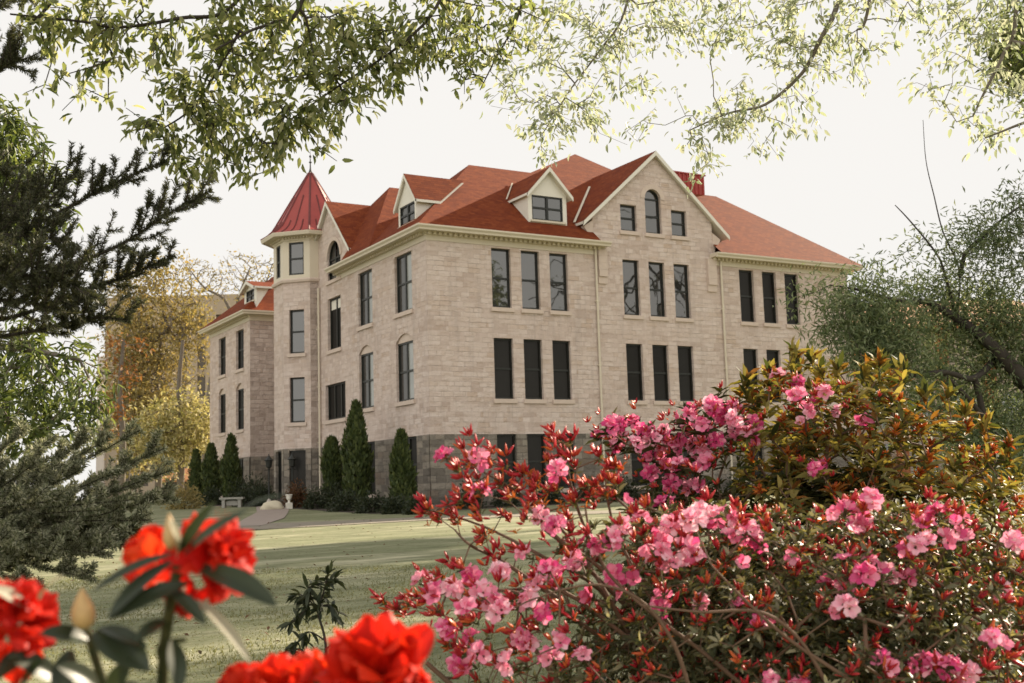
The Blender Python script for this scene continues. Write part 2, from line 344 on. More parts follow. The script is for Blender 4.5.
# ---- south facade
T1, S1, T2, S2, T3, S3 = 12.51, 9.75, 8.335, 5.554, 3.955, 1.45
uA = [(3.31, 4.33), (4.89, 5.885), (6.455, 7.46)]; uG = [(10.68, 11.67), (12.27, 13.25), (13.84, 14.82)]; uR = [(18.13, 19.12), (19.72, 20.69), (21.31, 22.29)]
LX = 26.0
mb = MB(); ops = [(a, b, z0, z1) for (a, b) in uA+uG+uR for (z0, z1) in ((S1, T1), (S2, T2))]
wall(mb, SOUTH, 0, LX, ZB, WT+.5, ops); mb.build('south_wall', M['stone'], bld)
mb = MB(); wall(mb, SOUTH, -.05, LX+.05, WB, ZB, [(a, b, S3, T3) for (a, b) in uA+uG+uR], out=.05, depth=.3)
mb.poly([SOUTH.p(-.05, ZB, .05), SOUTH.p(LX+.05, ZB, .05), SOUTH.p(LX+.05, ZB, 0), SOUTH.p(-.05, ZB, 0)], 0); mb.build('base_wall', M['base'], bld)
gA = [['g_sky', 'g_tree', 'g_sky'], ['g_tree', 'g_tree', 'g_tree'], ['g_dark', 'g_dark', 'g_dark']]
for gi, grp in enumerate((uA, uG, uR)):
    for k, (a, b) in enumerate(grp):
        window(SOUTH, a, b, S1, T1, g=gA[gi][k]); window(SOUTH, a, b, S2, T2, g='g_dark'); window(SOUTH, a, b, S3, T3, g='g_dark', out=.05)
# gable on the south front
GC, GZ, GS = 12.85, 18.16, .885
GL, GR = 9.0, 16.45
mb = MB(); gcl = [(-GS, 1, GZ-GS*GC-.12), (GS, 1, GZ+GS*GC-.12)]
wall(mb, SOUTH, GL, GR, WT+.5, GZ, [(10.68, 11.67, 13.96, 15.29), (13.84, 14.82, 13.96, 15.29), (12.21, 13.21, 13.96, 16.24, 15.74)], gcl)
for u, s in ((GL, 1), (GR, -1)):         # returns of the gable wall above the eaves
    zt = GZ-GS*abs(u-GC)-.12
    mb.poly([SOUTH.p(u, WT+.5, 0), SOUTH.p(u, zt, 0), SOUTH.p(u, zt, -2.5), SOUTH.p(u, WT+.5, -2.5)], 0, [(0, WT), (0, zt), (2.5, zt), (2.5, WT)])
mb.build('south_gable_wall', M['stone'], bld)
window(SOUTH, 10.68, 11.67, 13.96, 15.29, g='g_sky'); window(SOUTH, 13.84, 14.82, 13.96, 15.29, g='g_sky')
window(SOUTH, 12.21, 13.21, 13.96, 16.24, spring=15.74, rails=[14.85], g='g_tree')
def arch_hood(fr, u0, u1, zs, zt, w, out=.05, name='arch_moulding', ring=None):
    h = MB(); o = arch_pts(u0-w, u1+w, zs, zt+w, 18); i = arch_pts(u0, u1, zs, zt, 18)
    for k in range(len(o)-1):
        h.poly([fr.p(*i[k], out), fr.p(*o[k], out), fr.p(*o[k+1], out), fr.p(*i[k+1], out)][::-1], 0, [i[k], o[k], o[k+1], i[k+1]])
        h.poly([fr.p(*o[k], out), fr.p(*o[k], 0), fr.p(*o[k+1], 0), fr.p(*o[k+1], out)])
        h.poly([fr.p(*i[k], out), fr.p(*i[k+1], out), fr.p(*i[k+1], -.02), fr.p(*i[k], -.02)])
    return h.build(name, M['dress'], bld)
arch_hood(SOUTH, 12.21, 13.21, 15.74, 16.24, .26, .03)
for (u0, u1, z) in ():
    s = MB(); z2 = z+.16; s.box(u0, u1, -.05, .02, z, z2) if z < 14 else None
    if s.v: s.build('string_course', M['dress'], bld)
# kneelers and corbels
for u, sg in ((GL, -1), (GR, 1)):
    k = MB(); pr = [(0, 12.9), (.25, 12.95), (.10, 13.25), (.14, 13.5), (.38, 13.75), (.5, 13.9), (.5, 14.0), (0, 14.3)]
    P0 = [SOUTH.p(u+sg*a, z, .04) for a, z in pr]; P1 = [SOUTH.p(u+sg*a, z, -.45) for a, z in pr]
    k.poly(P0 if sg > 0 else P0[::-1]); k.poly(P1[::-1] if sg > 0 else P1)
    for i in range(len(pr)): j = (i+1) % len(pr); k.poly([P0[i], P1[i], P1[j], P0[j]] if sg > 0 else [P0[j], P1[j], P1[i], P0[i]])
    k.build('kneeler', M['dress'], bld)
    c = MB(); x0, x1 = (GL+.18, GL+.7) if sg < 0 else (GR-.5, GR+.08)
    for q in range(5): c.box(x0+.02*(q % 2), x1-.02*(q % 2), -.16+.04*(q == 0)*2, 0.02, 11.2+q*.34, 11.2+q*.34+.335)
    c.build('corbel', M['dress'], bld)
# ---- west facade
mb = MB(); YT = 13.43
wo = [(1.54, 3.42, 9.727, 12.435), (6.10, 7.87, 9.727, 12.435), (1.54, 3.42, 5.617, 8.72, 8.33), (6.10, 7.87, 5.617, 8.72, 8.33), (10.25, 12.12, 9.03, 11.79), (9.73, 12.54, 5.35, 7.22), (10.2, 12.05, 12.76, 13.12)]
wall(mb, WEST, 0, YT, ZB, WT+.5, wo); mb.build('west_wall', M['stone'], bld)
mb = MB(); bo = [(1.27, 3.5, S3, T3), (5.95, 8.1, S3, T3), (10.1, 11.8, .9, 3.75, 2.9)]
wall(mb, WEST, 0, YT, WB, ZB, bo, out=.05, depth=.3); mb.poly([WEST.p(0, ZB, .05), WEST.p(YT, ZB, .05), WEST.p(YT, ZB, 0), WEST.p(0, ZB, 0)]); mb.build('base_wall', M['base'], bld)
for (a, b) in ((1.54, 3.42), (6.10, 7.87)):
    window(WEST, a, b, 9.727, 12.435, lights=2, g=['g_blind', 'g_sky'], rec=.12)
    window(WEST, a, b, 5.617, 8.72, spring=8.33, lights=2, g=['g_blind', 'g_sky'], arch_board=True, rec=.12)
window(WEST, 10.25, 12.12, 9.03, 11.79, lights=2, rail=False, g='g_dark', blind=11.2)
window(WEST, 9.73, 12.54, 5.35, 7.22, lights=3, rail=False, g='g_dark')
for (a, b) in ((1.27, 3.5), (5.95, 8.1)): window(WEST, a, b, S3, T3, lights=2, g='g_dark', out=.05)
d = MB(); d.poly([WEST.p(u, z, -.2) for u, z in [(11.8, .9)] + arch_pts(10.1, 11.8, 2.9, 3.75)[::-1] + [(10.1, .9)]][::-1])
d.box(-.0, .15, 10.9, 11.0, .9, 3.7); d.build('doorway', M['frame'], bld)
WGC, WGZ, WGS = 11.74, 17.05, .985
mb = MB(); wall(mb, WEST, 8.55, 14.93, WT+.5, WGZ, [(10.2, 12.05, 13.12, 14.81, 13.885)], [(-WGS, 1, WGZ-WGS*WGC-.12), (WGS, 1, WGZ+WGS*WGC-.12)])
mb.build('west_gable_wall', M['stone'], bld)
mb = MB(); mb.box(-.08, .1, 10.05, 12.2, 12.56, 12.74); mb.build('sill', M['dress'], bld)
window(WEST, 10.2, 12.05, 12.76, 14.81, spring=13.885, lights=2, rails=[13.3], g='g_tree', sill=False, rec=.10)
arch_hood(WEST, 10.2, 12.05, 13.885, 14.81, .2, .05)
# ---- tower
TX, TY, TR = .294, 15.34, 2.075
def octa(r, z): return [(TX+r*math.cos(math.radians(22.5+45*k)), TY+r*math.sin(math.radians(22.5+45*k)), z) for k in range(8)]
o8 = octa(TR, 0)
def face(k):                              # k-th face between corner k and k+1 (counter-clockwise): frame seen from outside
    a, b = A(o8[k][:2]), A(o8[(k+1) % 8][:2]); u = (b-a)/np.linalg.norm(b-a); n = A([u[1], -u[0]])
    return Frame((a[0], a[1], 0), (u[0], u[1], 0), (n[0], n[1], 0)), float(np.linalg.norm(b-a))
mS, mB, mC = MB(), MB(), MB()
tw_rows = ((13.41, 15.22), (9.10, 11.48), (5.36, 7.79))
for k in range(8):
    fr, L = face(k); mid = fr.o+fr.u*L/2+fr.n; 
    vis = k in (3, 4)                      # west face (3) and south-west face (4)
    c = L/2; w = .44 if k == 4 else .36
    op1 = [(c-w, c+w, 13.41, 15.22)] if k in (2, 3, 4) else []
    opm = [(c-w, c+w, a, b) for a, b in tw_rows[1:]] if k == 4 else []
    opb = [(c-.48, c+.48, 1.3, 3.86)] if k in (3, 4) else []
    wall(mC, fr, 0, L, 13.15, 15.62, op1, depth=.12); wall(mS if k != 5 else mS, fr, 0, L, ZB, 13.15, opm, depth=.2, mi=1 if k == 5 else 0); wall(mB, fr, 0, L, WB, ZB, opb, out=.04, depth=.3)
    for (a, b, z0, z1) in op1: window(fr, a, b, z0, z1, g='g_sky', sill=False, rec=.05)
    for (a, b, z0, z1) in opm: window(fr, a, b, z0, z1, g='g_sky')
    for (a, b, z0, z1) in opb: window(fr, a, b, z0, z1, g='g_dark', out=.04, sill=False, rail=False)
mS.build('tower_wall', [M['stone'], M['rough']], bld); mC.build('tower_belvedere', M['cream'], bld); mB.build('tower_base', M['base'], bld)
def oct_path(r, cx=TX, cy=TY): return [((TX, TY), (r*0+math.cos(math.radians(22.5+45*k)), math.sin(math.radians(22.5+45*k)))) for k in range(8)]
b = MB(); b.extrude([(TR, 12.98), (TR+.10, 13.0), (TR+.14, 13.12), (TR+.06, 13.2), (TR, 13.2)], oct_path(1), closed=True); b.build('string_course', M['dress'], bld)
b = MB(); b.extrude([(TR, 15.3), (TR+.06, 15.32), (TR+.08, 15.5), (TR+.58, 15.56), (TR+.62, 15.50), (TR+.66, 15.50), (TR+.72, 15.66), (TR+.72, 15.70), (TR-.2, 15.70)], oct_path(1), closed=True); b.build('tower_eaves', M['cream'], bld)
b = MB()
for k in range(8):
    fr, L = face(k)
    for j in range(9): u = (j+.5)*L/9; P = lambda x, y, z: (fr.o[0]+fr.u[0]*x+fr.n[0]*y, fr.o[1]+fr.u[1]*x+fr.n[1]*y, z); b.box(u-.05, u+.05, .06, .20, 15.40, 15.515, 0, P)
b.build('dentils', M['cream'], bld)
prof = [(2.78, 15.705), (2.42, 15.92), (2.14, 16.18), (1.94, 16.5), (1.0, 18.1), (.10, 19.6)]
tr = MB(); tr.extrude(prof, oct_path(1), closed=True)
M['seam'] = simple('dark_red_seam', (.13, .022, .018), .5, .2, 3); tro = tr.build('tower_roof', M['metal'], bld)
sm = MB()
for k in range(8):
    for q in range(5):
        pts = []
        for (r, z) in prof:
            a = A(octa(r, z)[k]); bb = A(octa(r, z)[(k+1) % 8]); L = np.linalg.norm(bb-a)
            t = q/4 if r > 1.0 else (0 if q == 0 else .5)
            t = q/4
            lim = .5+(t-.5)*1.0
            pts.append(a+(bb-a)*lim)
        n = 6 if q == 0 else (5 if q == 2 else 4)
        if q < 4: sm.tube(pts[:n] if q != 0 else pts, .05 if q else .06, 4)
sm.build('standing_seam', M['seam'], tro)
fn = MB(); fn.lathe([(.16, 0), (.10, .12), (.05, .3), (.035, .55), (.03, .62), (.085, .66), (.085, .70), (.03, .74), (.025, .95), (.07, 1.0), (.06, 1.06), (.015, 1.1), (.008, 1.45)], (TX, TY, 19.55), 8); fn.build('finial', M['frame'], tro)
# ---- north wing (the far end of the west front)
W0, W1 = 25.75, 35.0
mb = MB(); wo = [(a, b, z0, z1, s) for a, b in ((27.08, 28.75), (31.15, 32.8)) for z0, z1, s in ((9.70, 12.27, None), (5.77, 8.8, 8.42))]
wall(mb, WEST, W0, W1, ZB, WT+.5, wo); mb.build('wing_west_wall', M['stone'], bld)
mb = MB(); wall(mb, WEST, W0, W1, WB, ZB, [(27.04, 28.75, 1.6, 3.9), (31.15, 32.8, 1.6, 3.9)], out=.05); mb.build('base_wall', M['base'], bld)
for a, b in ((27.08, 28.75), (31.15, 32.8)):
    window(WEST, a, b, 9.70, 12.27, lights=2, g=['g_tree', 'g_dark']); window(WEST, a, b, 5.77, 8.8, spring=8.42, lights=2, g=['g_tree', 'g_dark'], arch_board=True)
    window(WEST, a, b, 1.6, 3.9, lights=2, g='g_dark', out=.05)
WS = Frame((0, W0, 0), (1, 0, 0), (0, -1, 0))
mb = MB(); wall(mb, WS, 0, 4.2, ZB, WT+.5); wall(mb, WS, 0, 4.2, WB, ZB, mi=1, out=.05); mb.build('wing_return_wall', [M['rough'], M['base']], bld)
mb = MB(); EAST = Frame((LX, 0, 0), (0, 1, 0), (1, 0, 0)); NORTH = Frame((0, W1, 0), (1, 0, 0), (0, 1, 0)); RW = Frame((4.2, 0, 0), (0, 1, 0), (-1, 0, 0))
wall(mb, EAST, 0, W1, WB, WT+.5); wall(mb, NORTH, 0, LX, WB, WT+.5); wall(mb, RW, 13.4, W0, WB, WT+.5); mb.build('outer_wall', M['stone'], bld)
# ---- cornice, frieze, gutter
prof = [(0.0, 12.60), (.035, 12.60), (.035, 12.86), (.10, 12.88), (.12, 12.97), (.50, 12.985), (.52, 12.94), (.60, 12.94), (.62, 13.02), (.70, 13.10), (.70, 13.17), (.64, 13.175), (0, 13.16)]
def cornice(path, dent=()):
    c = MB(); c.extrude(prof, path)
    for (x0, y0, x1, y1, nx, ny) in dent:
        L = math.hypot(x1-x0, y1-y0); ux, uy = (x1-x0)/L, (y1-y0)/L
        for i in range(int(L/.26)):
            q = lambda t, o, z: (x0+ux*(i*.26+t)+nx*o, y0+uy*(i*.26+t)+ny*o, z); c.box(.02, .15, .115, .25, 12.84, 12.972, 0, q)
    return c.build('cornice', M['cream'], bld)
cornice([((0, 10.72), (-1, 0)), ((0, 0), (-1, -1)), ((9.62, 0), (0, -1))], [(0, 10.7, 0, 0, -1, 0), (0, 0, 9.6, 0, 0, -1)])
cornice([((16.2, 0), (0, -1)), ((LX, 0), (1, -1)), ((LX, W1), (1, 1))], [(16.3, 0, 26, 0, 0, -1)])
cornice([((0, W1), (-1, 1)), ((0, W0), (-1, -1)), ((4.2, W0), (0, -1))], [(0, W1, 0, W0, -1, 0)])
# ---- roofs
def roof_poly(mb, pts):
    p = [A(q, float) for q in pts]; n = np.cross(p[1]-p[0], p[2]-p[0]); n /= np.linalg.norm(n)
    if n[2] < 0: p = p[::-1]; n = -n
    u = np.cross([0, 0, 1.], n); u = u/np.linalg.norm(u) if np.linalg.norm(u) > 1e-6 else A([1., 0, 0]); w = np.cross(n, u)
    mb.poly(p, 0, [(float(q@u)+.13*float(q[1]), float(q@w)) for q in p])
E0, ZE, PT = .66, 13.178, .845
def hip(mb, x0, x1, y0, y1, ze=ZE, pt=PT, ridge_axis='x', hz=None):
    h = (y1-y0)/2 if ridge_axis == 'x' else (x1-x0)/2
    zr = ze+h*pt
    if ridge_axis == 'x':
        a, b = (x0+h, (y0+y1)/2, zr), (x1-h, (y0+y1)/2, zr)
        roof_poly(mb, [(x0, y0, ze), (x1, y0, ze), b, a]); roof_poly(mb, [(x1, y1, ze), (x0, y1, ze), a, b]); roof_poly(mb, [(x0, y1, ze), (x0, y0, ze), a]); roof_poly(mb, [(x1, y0, ze), (x1, y1, ze), b])
mb = MB(); zz = lambda t: ZE+PT*(t+E0); h_ = (10.5+E0)/2; ra, rb = (-E0+h_, -E0+h_, ZE+h_*PT), (LX+E0-h_, -E0+h_, ZE+h_*PT)
roof_poly(mb, [(-E0, -E0, ZE), (9.0, -E0, ZE), (9.0, .02, zz(.02)), ra]); roof_poly(mb, [(9.0, .02, zz(.02)), (16.45, .02, zz(.02)), rb, ra]); roof_poly(mb, [(16.45, .02, zz(.02)), (16.45, -E0, ZE), (LX+E0, -E0, ZE), rb][::-1])
roof_poly(mb, [(-E0, -E0, ZE), ra, (-E0, 8.55, ZE)]); roof_poly(mb, [(-E0, 8.55, ZE), ra, (.02, 9.82, zz(.02)), (.02, 8.55, zz(.02))]); roof_poly(mb, [(LX+E0, 10.5, ZE), (.02, 10.5, ZE), (.02, 9.82, zz(.02)), ra, rb]); roof_poly(mb, [(LX+E0, -E0, ZE), (LX+E0, 10.5, ZE), rb])
mb.build('main_roof', M['shingle'], bld)
mb = MB()                                 # taller middle roof
ap = (13.24, 7.65, 20.2); q0, q1, q2, q3 = (8.5, 4.9, 17.86), (16.85, 4.9, 17.86), (18.2, 13.0, 17.0), (7.0, 13.0, 17.0)
for a, b2 in ((q0, q1), (q1, q2), (q2, q3), (q3, q0)): roof_poly(mb, [a, b2, ap])
mb.build('middle_roof', M['shingle'], bld)
mb = MB()                                 # rear west block
ap = (3.0, 10.5, 17.88)
roof_poly(mb, [(-E0, 4.9, ZE), ap, (-E0, 8.55, ZE)]); roof_poly(mb, [(-E0, 8.55, ZE), ap, (.3, 15.52, ZE+1.234), (.3, 8.55, ZE+1.234)])
roof_poly(mb, [(.3, 15.52, ZE+1.234), (12, 15.52, ZE+1.234), (12, 10.5, 17.88), ap]); roof_poly(mb, [(-E0, 4.9, ZE), ap, (12, 10.5, 17.88), (12, 4.9, ZE)])
mb.build('rear_roof', M['shingle'], bld)
mb = MB(); hip(mb, 4.3, LX+E0, 10.0, 26.5, pt=.5); mb.build('rear_roof', M['shingle'], bld)
mb = MB(); hip(mb, -E0, LX+E0, W0-E0, W1+E0); mb.build('wing_roof', M['shingle'], bld)
def gable_roof(nm, fr, uc, zr, slope, half, out, back, th=.13, kick=0., parent=bld, rake='white', rw=.22, back_e=None):
    back_e = back if back_e is None else back_e
    """two slopes running back from a gable front; fr gives the front plane; out is the overhang in front"""
    r = MB(); k = MB()
    for sg in (-1, 1):
        e = (uc+sg*half, zr-slope*half)
        pts = [fr.p(uc, zr, out), fr.p(e[0], e[1], out), fr.p(e[0], e[1], -back_e), fr.p(uc, zr, -back)]
        roof_poly(r, pts)
        t = th; low = [(p[0], p[1], p[2]-t) for p in pts]
        k.poly(low); k.poly([pts[1], pts[2], low[2], low[1]])     # soffit and eave edge
        d0 = rw
        k.poly([fr.p(uc, zr-.005, out+.01), fr.p(e[0], e[1]-.005, out+.01), fr.p(e[0]-sg*.0, e[1]-d0, out+.01), fr.p(uc, zr-d0*1.1, out+.01)])
        k.poly([fr.p(uc, zr-d0*1.1, out+.01), fr.p(e[0], e[1]-d0, out+.01), fr.p(e[0], e[1]-d0, out-.06), fr.p(uc, zr-d0*1.1, out-.06)])
        k.poly([fr.p(e[0], e[1]-.005, out+.01), fr.p(e[0], e[1]-d0, out+.01), fr.p(e[0], e[1]-d0, out-.06), fr.p(e[0], e[1]-.005, out-.06)])
    ro = r.build(nm, M['shingle'], parent); k.build('bargeboard', M[rake], ro); return ro
gable_roof('south_gable_roof', SOUTH, GC, GZ+.03, GS, 4.55, .28, 5.6, back_e=.6)
gable_roof('west_gable_roof', WEST, WGC, WGZ+.04, WGS, 3.25, .22, 3.2, back_e=1.2)
# pale valley flashing beside the south gable and the dormers
def strip(pts, w, dirv, name='flashing', parent=bld):
    s = MB(); d = A(dirv, float)*w
    a, b2 = A(pts[0], float), A(pts[1], float); s.poly([a, b2, b2+d, a+d]); s.poly([a+d, b2+d, b2+d-A([0, 0, .05]), a+d-A([0, 0, .05])]); return s.build(name, M['cream'], parent)
def onslope_y(z): return (z-ZE)/PT-E0     # y (or x) where the main slope reaches z
e0 = GC-4.55; ze0 = GZ+.03-GS*4.55
strip([(e0-.02, onslope_y(ze0)-.1, ze0+.07), (e0+3.4, onslope_y(ze0+3.4*GS)-.1, ze0+3.4*GS+.07)], .13, (-1, 0, .05))
# ---- dormers
def dormer(fr, uc, zr, slope, half, wl, wr, zb, winu, winz, back, nm='dormer', off=.3):
    d = MB(); ze = zr-slope*half
    f = Frame(fr.p(0, 0, -off)[:2]+(0,), fr.u, fr.n)
    wall(d, f, wl, wr, zb, zr, [(winu[0], winu[1], winz[0], winz[1])], [(-slope, 1, zr-slope*uc-.1), (slope, 1, zr+slope*uc-.1)], depth=.1)
    for u, sg in ((wl, -1), (wr, 1)):
        zt = zr-slope*abs(u-uc)-.1; bk = (zt-ZE)/PT-E0-off
        d.poly([f.p(u, zb, 0), f.p(u, zt, 0), f.p(u, zt, -bk)])
    do = d.build(nm, M['white'], bld)
    window(f, winu[0], winu[1], winz[0], winz[1], lights=2, g='g_sky', sill=False, parent=bld, rec=.02, fw=.06)
    bk = (zr-ZE)/PT-E0
    gable_roof('dormer_roof', f, uc, zr, slope, half, off, bk+.1, th=.12, parent=bld, rw=.2, back_e=max(.05, (ze-ZE)/PT-E0-off+.12))
    s = MB(); P = [f.p(u, z, o) for o in (.1, -.02) for (u, z) in ((winu[0]-.12, winz[0]-.1), (winu[1]+.12, winz[0]-.1), (winu[1]+.12, winz[0]-.005), (winu[0]-.12, winz[0]-.005))]
    for q in ((0, 1, 2, 3), (0, 4, 5, 1), (1, 5, 6, 2), (2, 6, 7, 3), (3, 7, 4, 0)): s.poly([P[i] for i in q])
    s.build('dormer_sill', M['cream'], do); return do
dormer(SOUTH, 6.66, 16.72, 1.08, 1.28, 5.55, 7.72, 13.6, (5.77, 7.5), (14.12, 15.33), 3)
dormer(WEST, 2.22, 16.2, 1.23, 1.2, 1.26, 3.18, 13.4, (1.4, 3.02), (13.8, 14.74), 3, off=.15)
dormer(WEST, 26.6, 15.3, .36, 1.6, 25.3, 27.9, 13.4, (25.8, 27.5), (13.95, 14.72), 3)
strip([(5.36, onslope_y(15.36), 15.44), (5.36+1.25, onslope_y(16.68)-.05, 16.75)], .07, (-1, 0, .05))
# ---- louvred metal housing on the ridge
b = MB(); cx0, cx1, cy0, cy1, cz0, cz1 = 18.0, 20.25, 4.9, 6.7, 16.6, 18.98
b.box(cx0, cx1, cy0, cy1, cz0, cz1)
for i in range(8): x = cx0+.12+i*(cx1-cx0-.24)/7; b.box(x-.03, x+.03, cy0-.06, cy0, cz0, cz1-.002)
for i in range(7): y = cy0+.12+i*(cy1-cy0-.24)/6; b.box(cx1, cx1+.06, y-.03, y+.03, cz0, cz1-.002); b.box(cx0-.06, cx0, y-.03, y+.03, cz0, cz1-.002)
b.box(cx0-.08, cx1+.08, cy0-.08, cy1+.08, cz1+.002, cz1+.07); b.build('roof_vent_housing', M['metal2'], bld)
# ---- downpipes
def pipe(x, y, z0, z1): p = MB(); p.tube([(x, y, z0), (x, y, z1-.3), (x, y-.02, z1)], .055, 8); [p.box(x-.09, x+.09, y-.03, y+.12, z, z+.06) for z in (4.2, 7.2, 10.3)]; p.build('downpipe', M['cream'], bld)
pipe(9.04, -.10, .8, 12.95); pipe(16.85, -.10, .8, 12.95); pipe(-.11, 13.2, 1.2, 12.6)
# ================================================================== ground
def gat(px, py):                          # where a pixel's ray meets the terrain
    d = at(px, py, 1.0)-CAM; t = 5.0
    lo, hi = 3.0, 400.0
    for _ in range(60):
        t = (lo+hi)/2; p = CAM+d*t
        if p[2] > float(gz(p[0], p[1])): lo = t
        else: hi = t
    return CAM+d*lo
def grid_axis(c, core, step, far):
    a = list(np.arange(-core, core+.01, step)); x, s = core, step
    while x < far: s *= 1.35; x += s; a.append(x); a.insert(0, -x)
    return A(a)+c
gx, gy = grid_axis(0, 60, 1.0, 900), grid_axis(0, 60, 1.0, 900)
X, Y = np.meshgrid(gx, gy); V = np.stack([X, Y, gz(X, Y)], -1).reshape(-1, 3); n = len(gx)
i, j = np.meshgrid(np.arange(n-1), np.arange(len(gy)-1)); k = (j*n+i).ravel()
def grass_mat():
    m, nt, b = new_mat('lawn_grass'); tc = nd(nt, 'ShaderNodeTexCoord').outputs['Object']
    st = nd(nt, 'ShaderNodeMapping', {'Vector': tc, 'Rotation': (0, 0, math.radians(-18)), 'Scale': (.35, 1.3, 1)}).outputs[0]
    a = noise(nt, st, .55, 6, .65); f = noise(nt, tc, 9, 5, .7); g = noise(nt, st, 2.3, 5, .7)
    col = ramp(nt, a, [(.3, (.125, .148, .072)), (.5, (.205, .215, .12)), (.62, (.35, .34, .225)), (.75, (.50, .475, .34))])
    col = mix(nt, ramp(nt, g, [(.42, 0.), (.62, .75)]), col, (.095, .105, .052))
    col = mix(nt, ramp(nt, f, [(.40, 0.), (.7, .5)]), col, (.29, .27, .18))
    nt.links.new(col, b.inputs['Base Color']); b.inputs['Roughness'].default_value = .95; b.inputs['Specular IOR Level'].default_value = .1
    nt.links.new(bump(nt, f, .35, .03, bump(nt, g, .35, .06)), b.inputs['Normal']); return m
M['grass'] = grass_mat()
tag(np_obj('lawn', V, [np.stack([k, k+1, k+n+1, k+n], 1)], M['grass'], smooth=True), kind='structure')
M['path'] = simple('sandy_concrete', (.22, .19, .145), .9, .25, 2.2)
M['brickpath'] = simple('pinkish_paving', (.29, .235, .20), .9, .2, 3)
M['soil'] = simple('dark_mulch', (.05, .036, .026), .95, .4, 9)
def ribbon(name, pairs, mat, dz, sub=10):
    mb = MB(); L = [A(p[0][:2]) for p in pairs]; R = [A(p[1][:2]) for p in pairs]
    for s in range(len(L)-1):
        for q in range(sub):
            t0, t1 = q/sub, (q+1)/sub
            a, b, c, d = L[s]+(L[s+1]-L[s])*t0, L[s]+(L[s+1]-L[s])*t1, R[s]+(R[s+1]-R[s])*t1, R[s]+(R[s+1]-R[s])*t0
            for w in range(4):
                f = lambda u, v, t: u+(v-u)*t
                mb.poly([(*f(a, d, w/4), gz(*f(a, d, w/4))+dz), (*f(b, c, w/4), gz(*f(b, c, w/4))+dz), (*f(b, c, (w+1)/4), gz(*f(b, c, (w+1)/4))+dz), (*f(a, d, (w+1)/4), gz(*f(a, d, (w+1)/4))+dz)])
    return tag(mb.build(name, mat), kind='structure')
g = lambda px, py: gat(px, py)
ribbon('path', [(g(-60, 541), g(-60, 553)), (g(150, 528.5), g(150, 537)), (g(240, 524.5), g(240, 531)), (g(330, 521.5), g(330, 526)), (g(430, 517), g(430, 520.5)), (g(600, 511), g(600, 514)), (g(1100, 494), g(1100, 497))], M['path'], .016, 20)
ribbon('entrance_path', [(g(232, 527), g(262, 526)), (g(245, 519), g(284, 518.5)), (g(257, 512.5), g(288, 513)), (A([-3.6, 13.2]), A([-2.2, 12.0])), (A([-2.6, 15.0]), A([-1.6, 13.6]))], M['brickpath'], .024, 8)
ribbon('planting_bed', [(A([-4.6, 24]), A([-.1, 24])), (A([-3.4, 16.0]), A([-.1, 16.0])), (A([-3.2, 11]), A([-.05, 11])), (A([-3.3, -1.2]), A([-.05, 0])), ], M['soil'], .012, 8)
ribbon('planting_bed', [(A([-3.3, -1.2]), A([-.05, -.06])), (A([-2, -2.6]), A([0, -.06])), (A([27, -2.6]), A([27, -.06]))], M['soil'], .008, 14)
# ================================================================== foliage tools
def unit(v): return v/(np.linalg.norm(v, axis=-1, keepdims=True)+1e-9)
LEAF7 = (A([(0, 0, 0), (.3, -.42, .10), (.68, -.36, .07), (1, 0, -.10), (.68, .36, .07), (.3, .42, .10), (.5, 0, 0)], float), [A([(0, 1, 2, 6), (6, 2, 3, 4), (0, 6, 4, 5)])])
LEAF4 = (A([(0, 0, 0), (.45, -.42, .10), (1, 0, -.04), (.45, .42, .10)], float), [A([(0, 1, 2), (0, 2, 3)])])
NEEDLE = (A([(0, -.5, 0), (1, 0, 0), (0, .5, 0)], float), [A([(0, 1, 2)])])
def scatter(P, D, N, L, W, tmpl):
    tv, tf = tmpl; D = unit(D); B = unit(np.cross(N, D)); N2 = np.cross(D, B); n = len(P)
    L = np.broadcast_to(L, n); W = np.broadcast_to(W, n)
    V = P[:, None] + tv[None, :, 0, None]*L[:, None, None]*D[:, None] + tv[None, :, 1, None]*W[:, None, None]*B[:, None] + tv[None, :, 2, None]*L[:, None, None]*N2[:, None]
    return V.reshape(-1, 3), [(f[None]+(np.arange(n)*len(tv))[:, None, None]).reshape(-1, f.shape[1]) for f in tf]
def leaves(name, P, D, N, L, W, tmpl, mat, parent=None):
    V, F = scatter(np.asarray(P, float), np.asarray(D, float), np.asarray(N, float), L, W, tmpl)
    return np_obj(name, V, F, mat, parent)
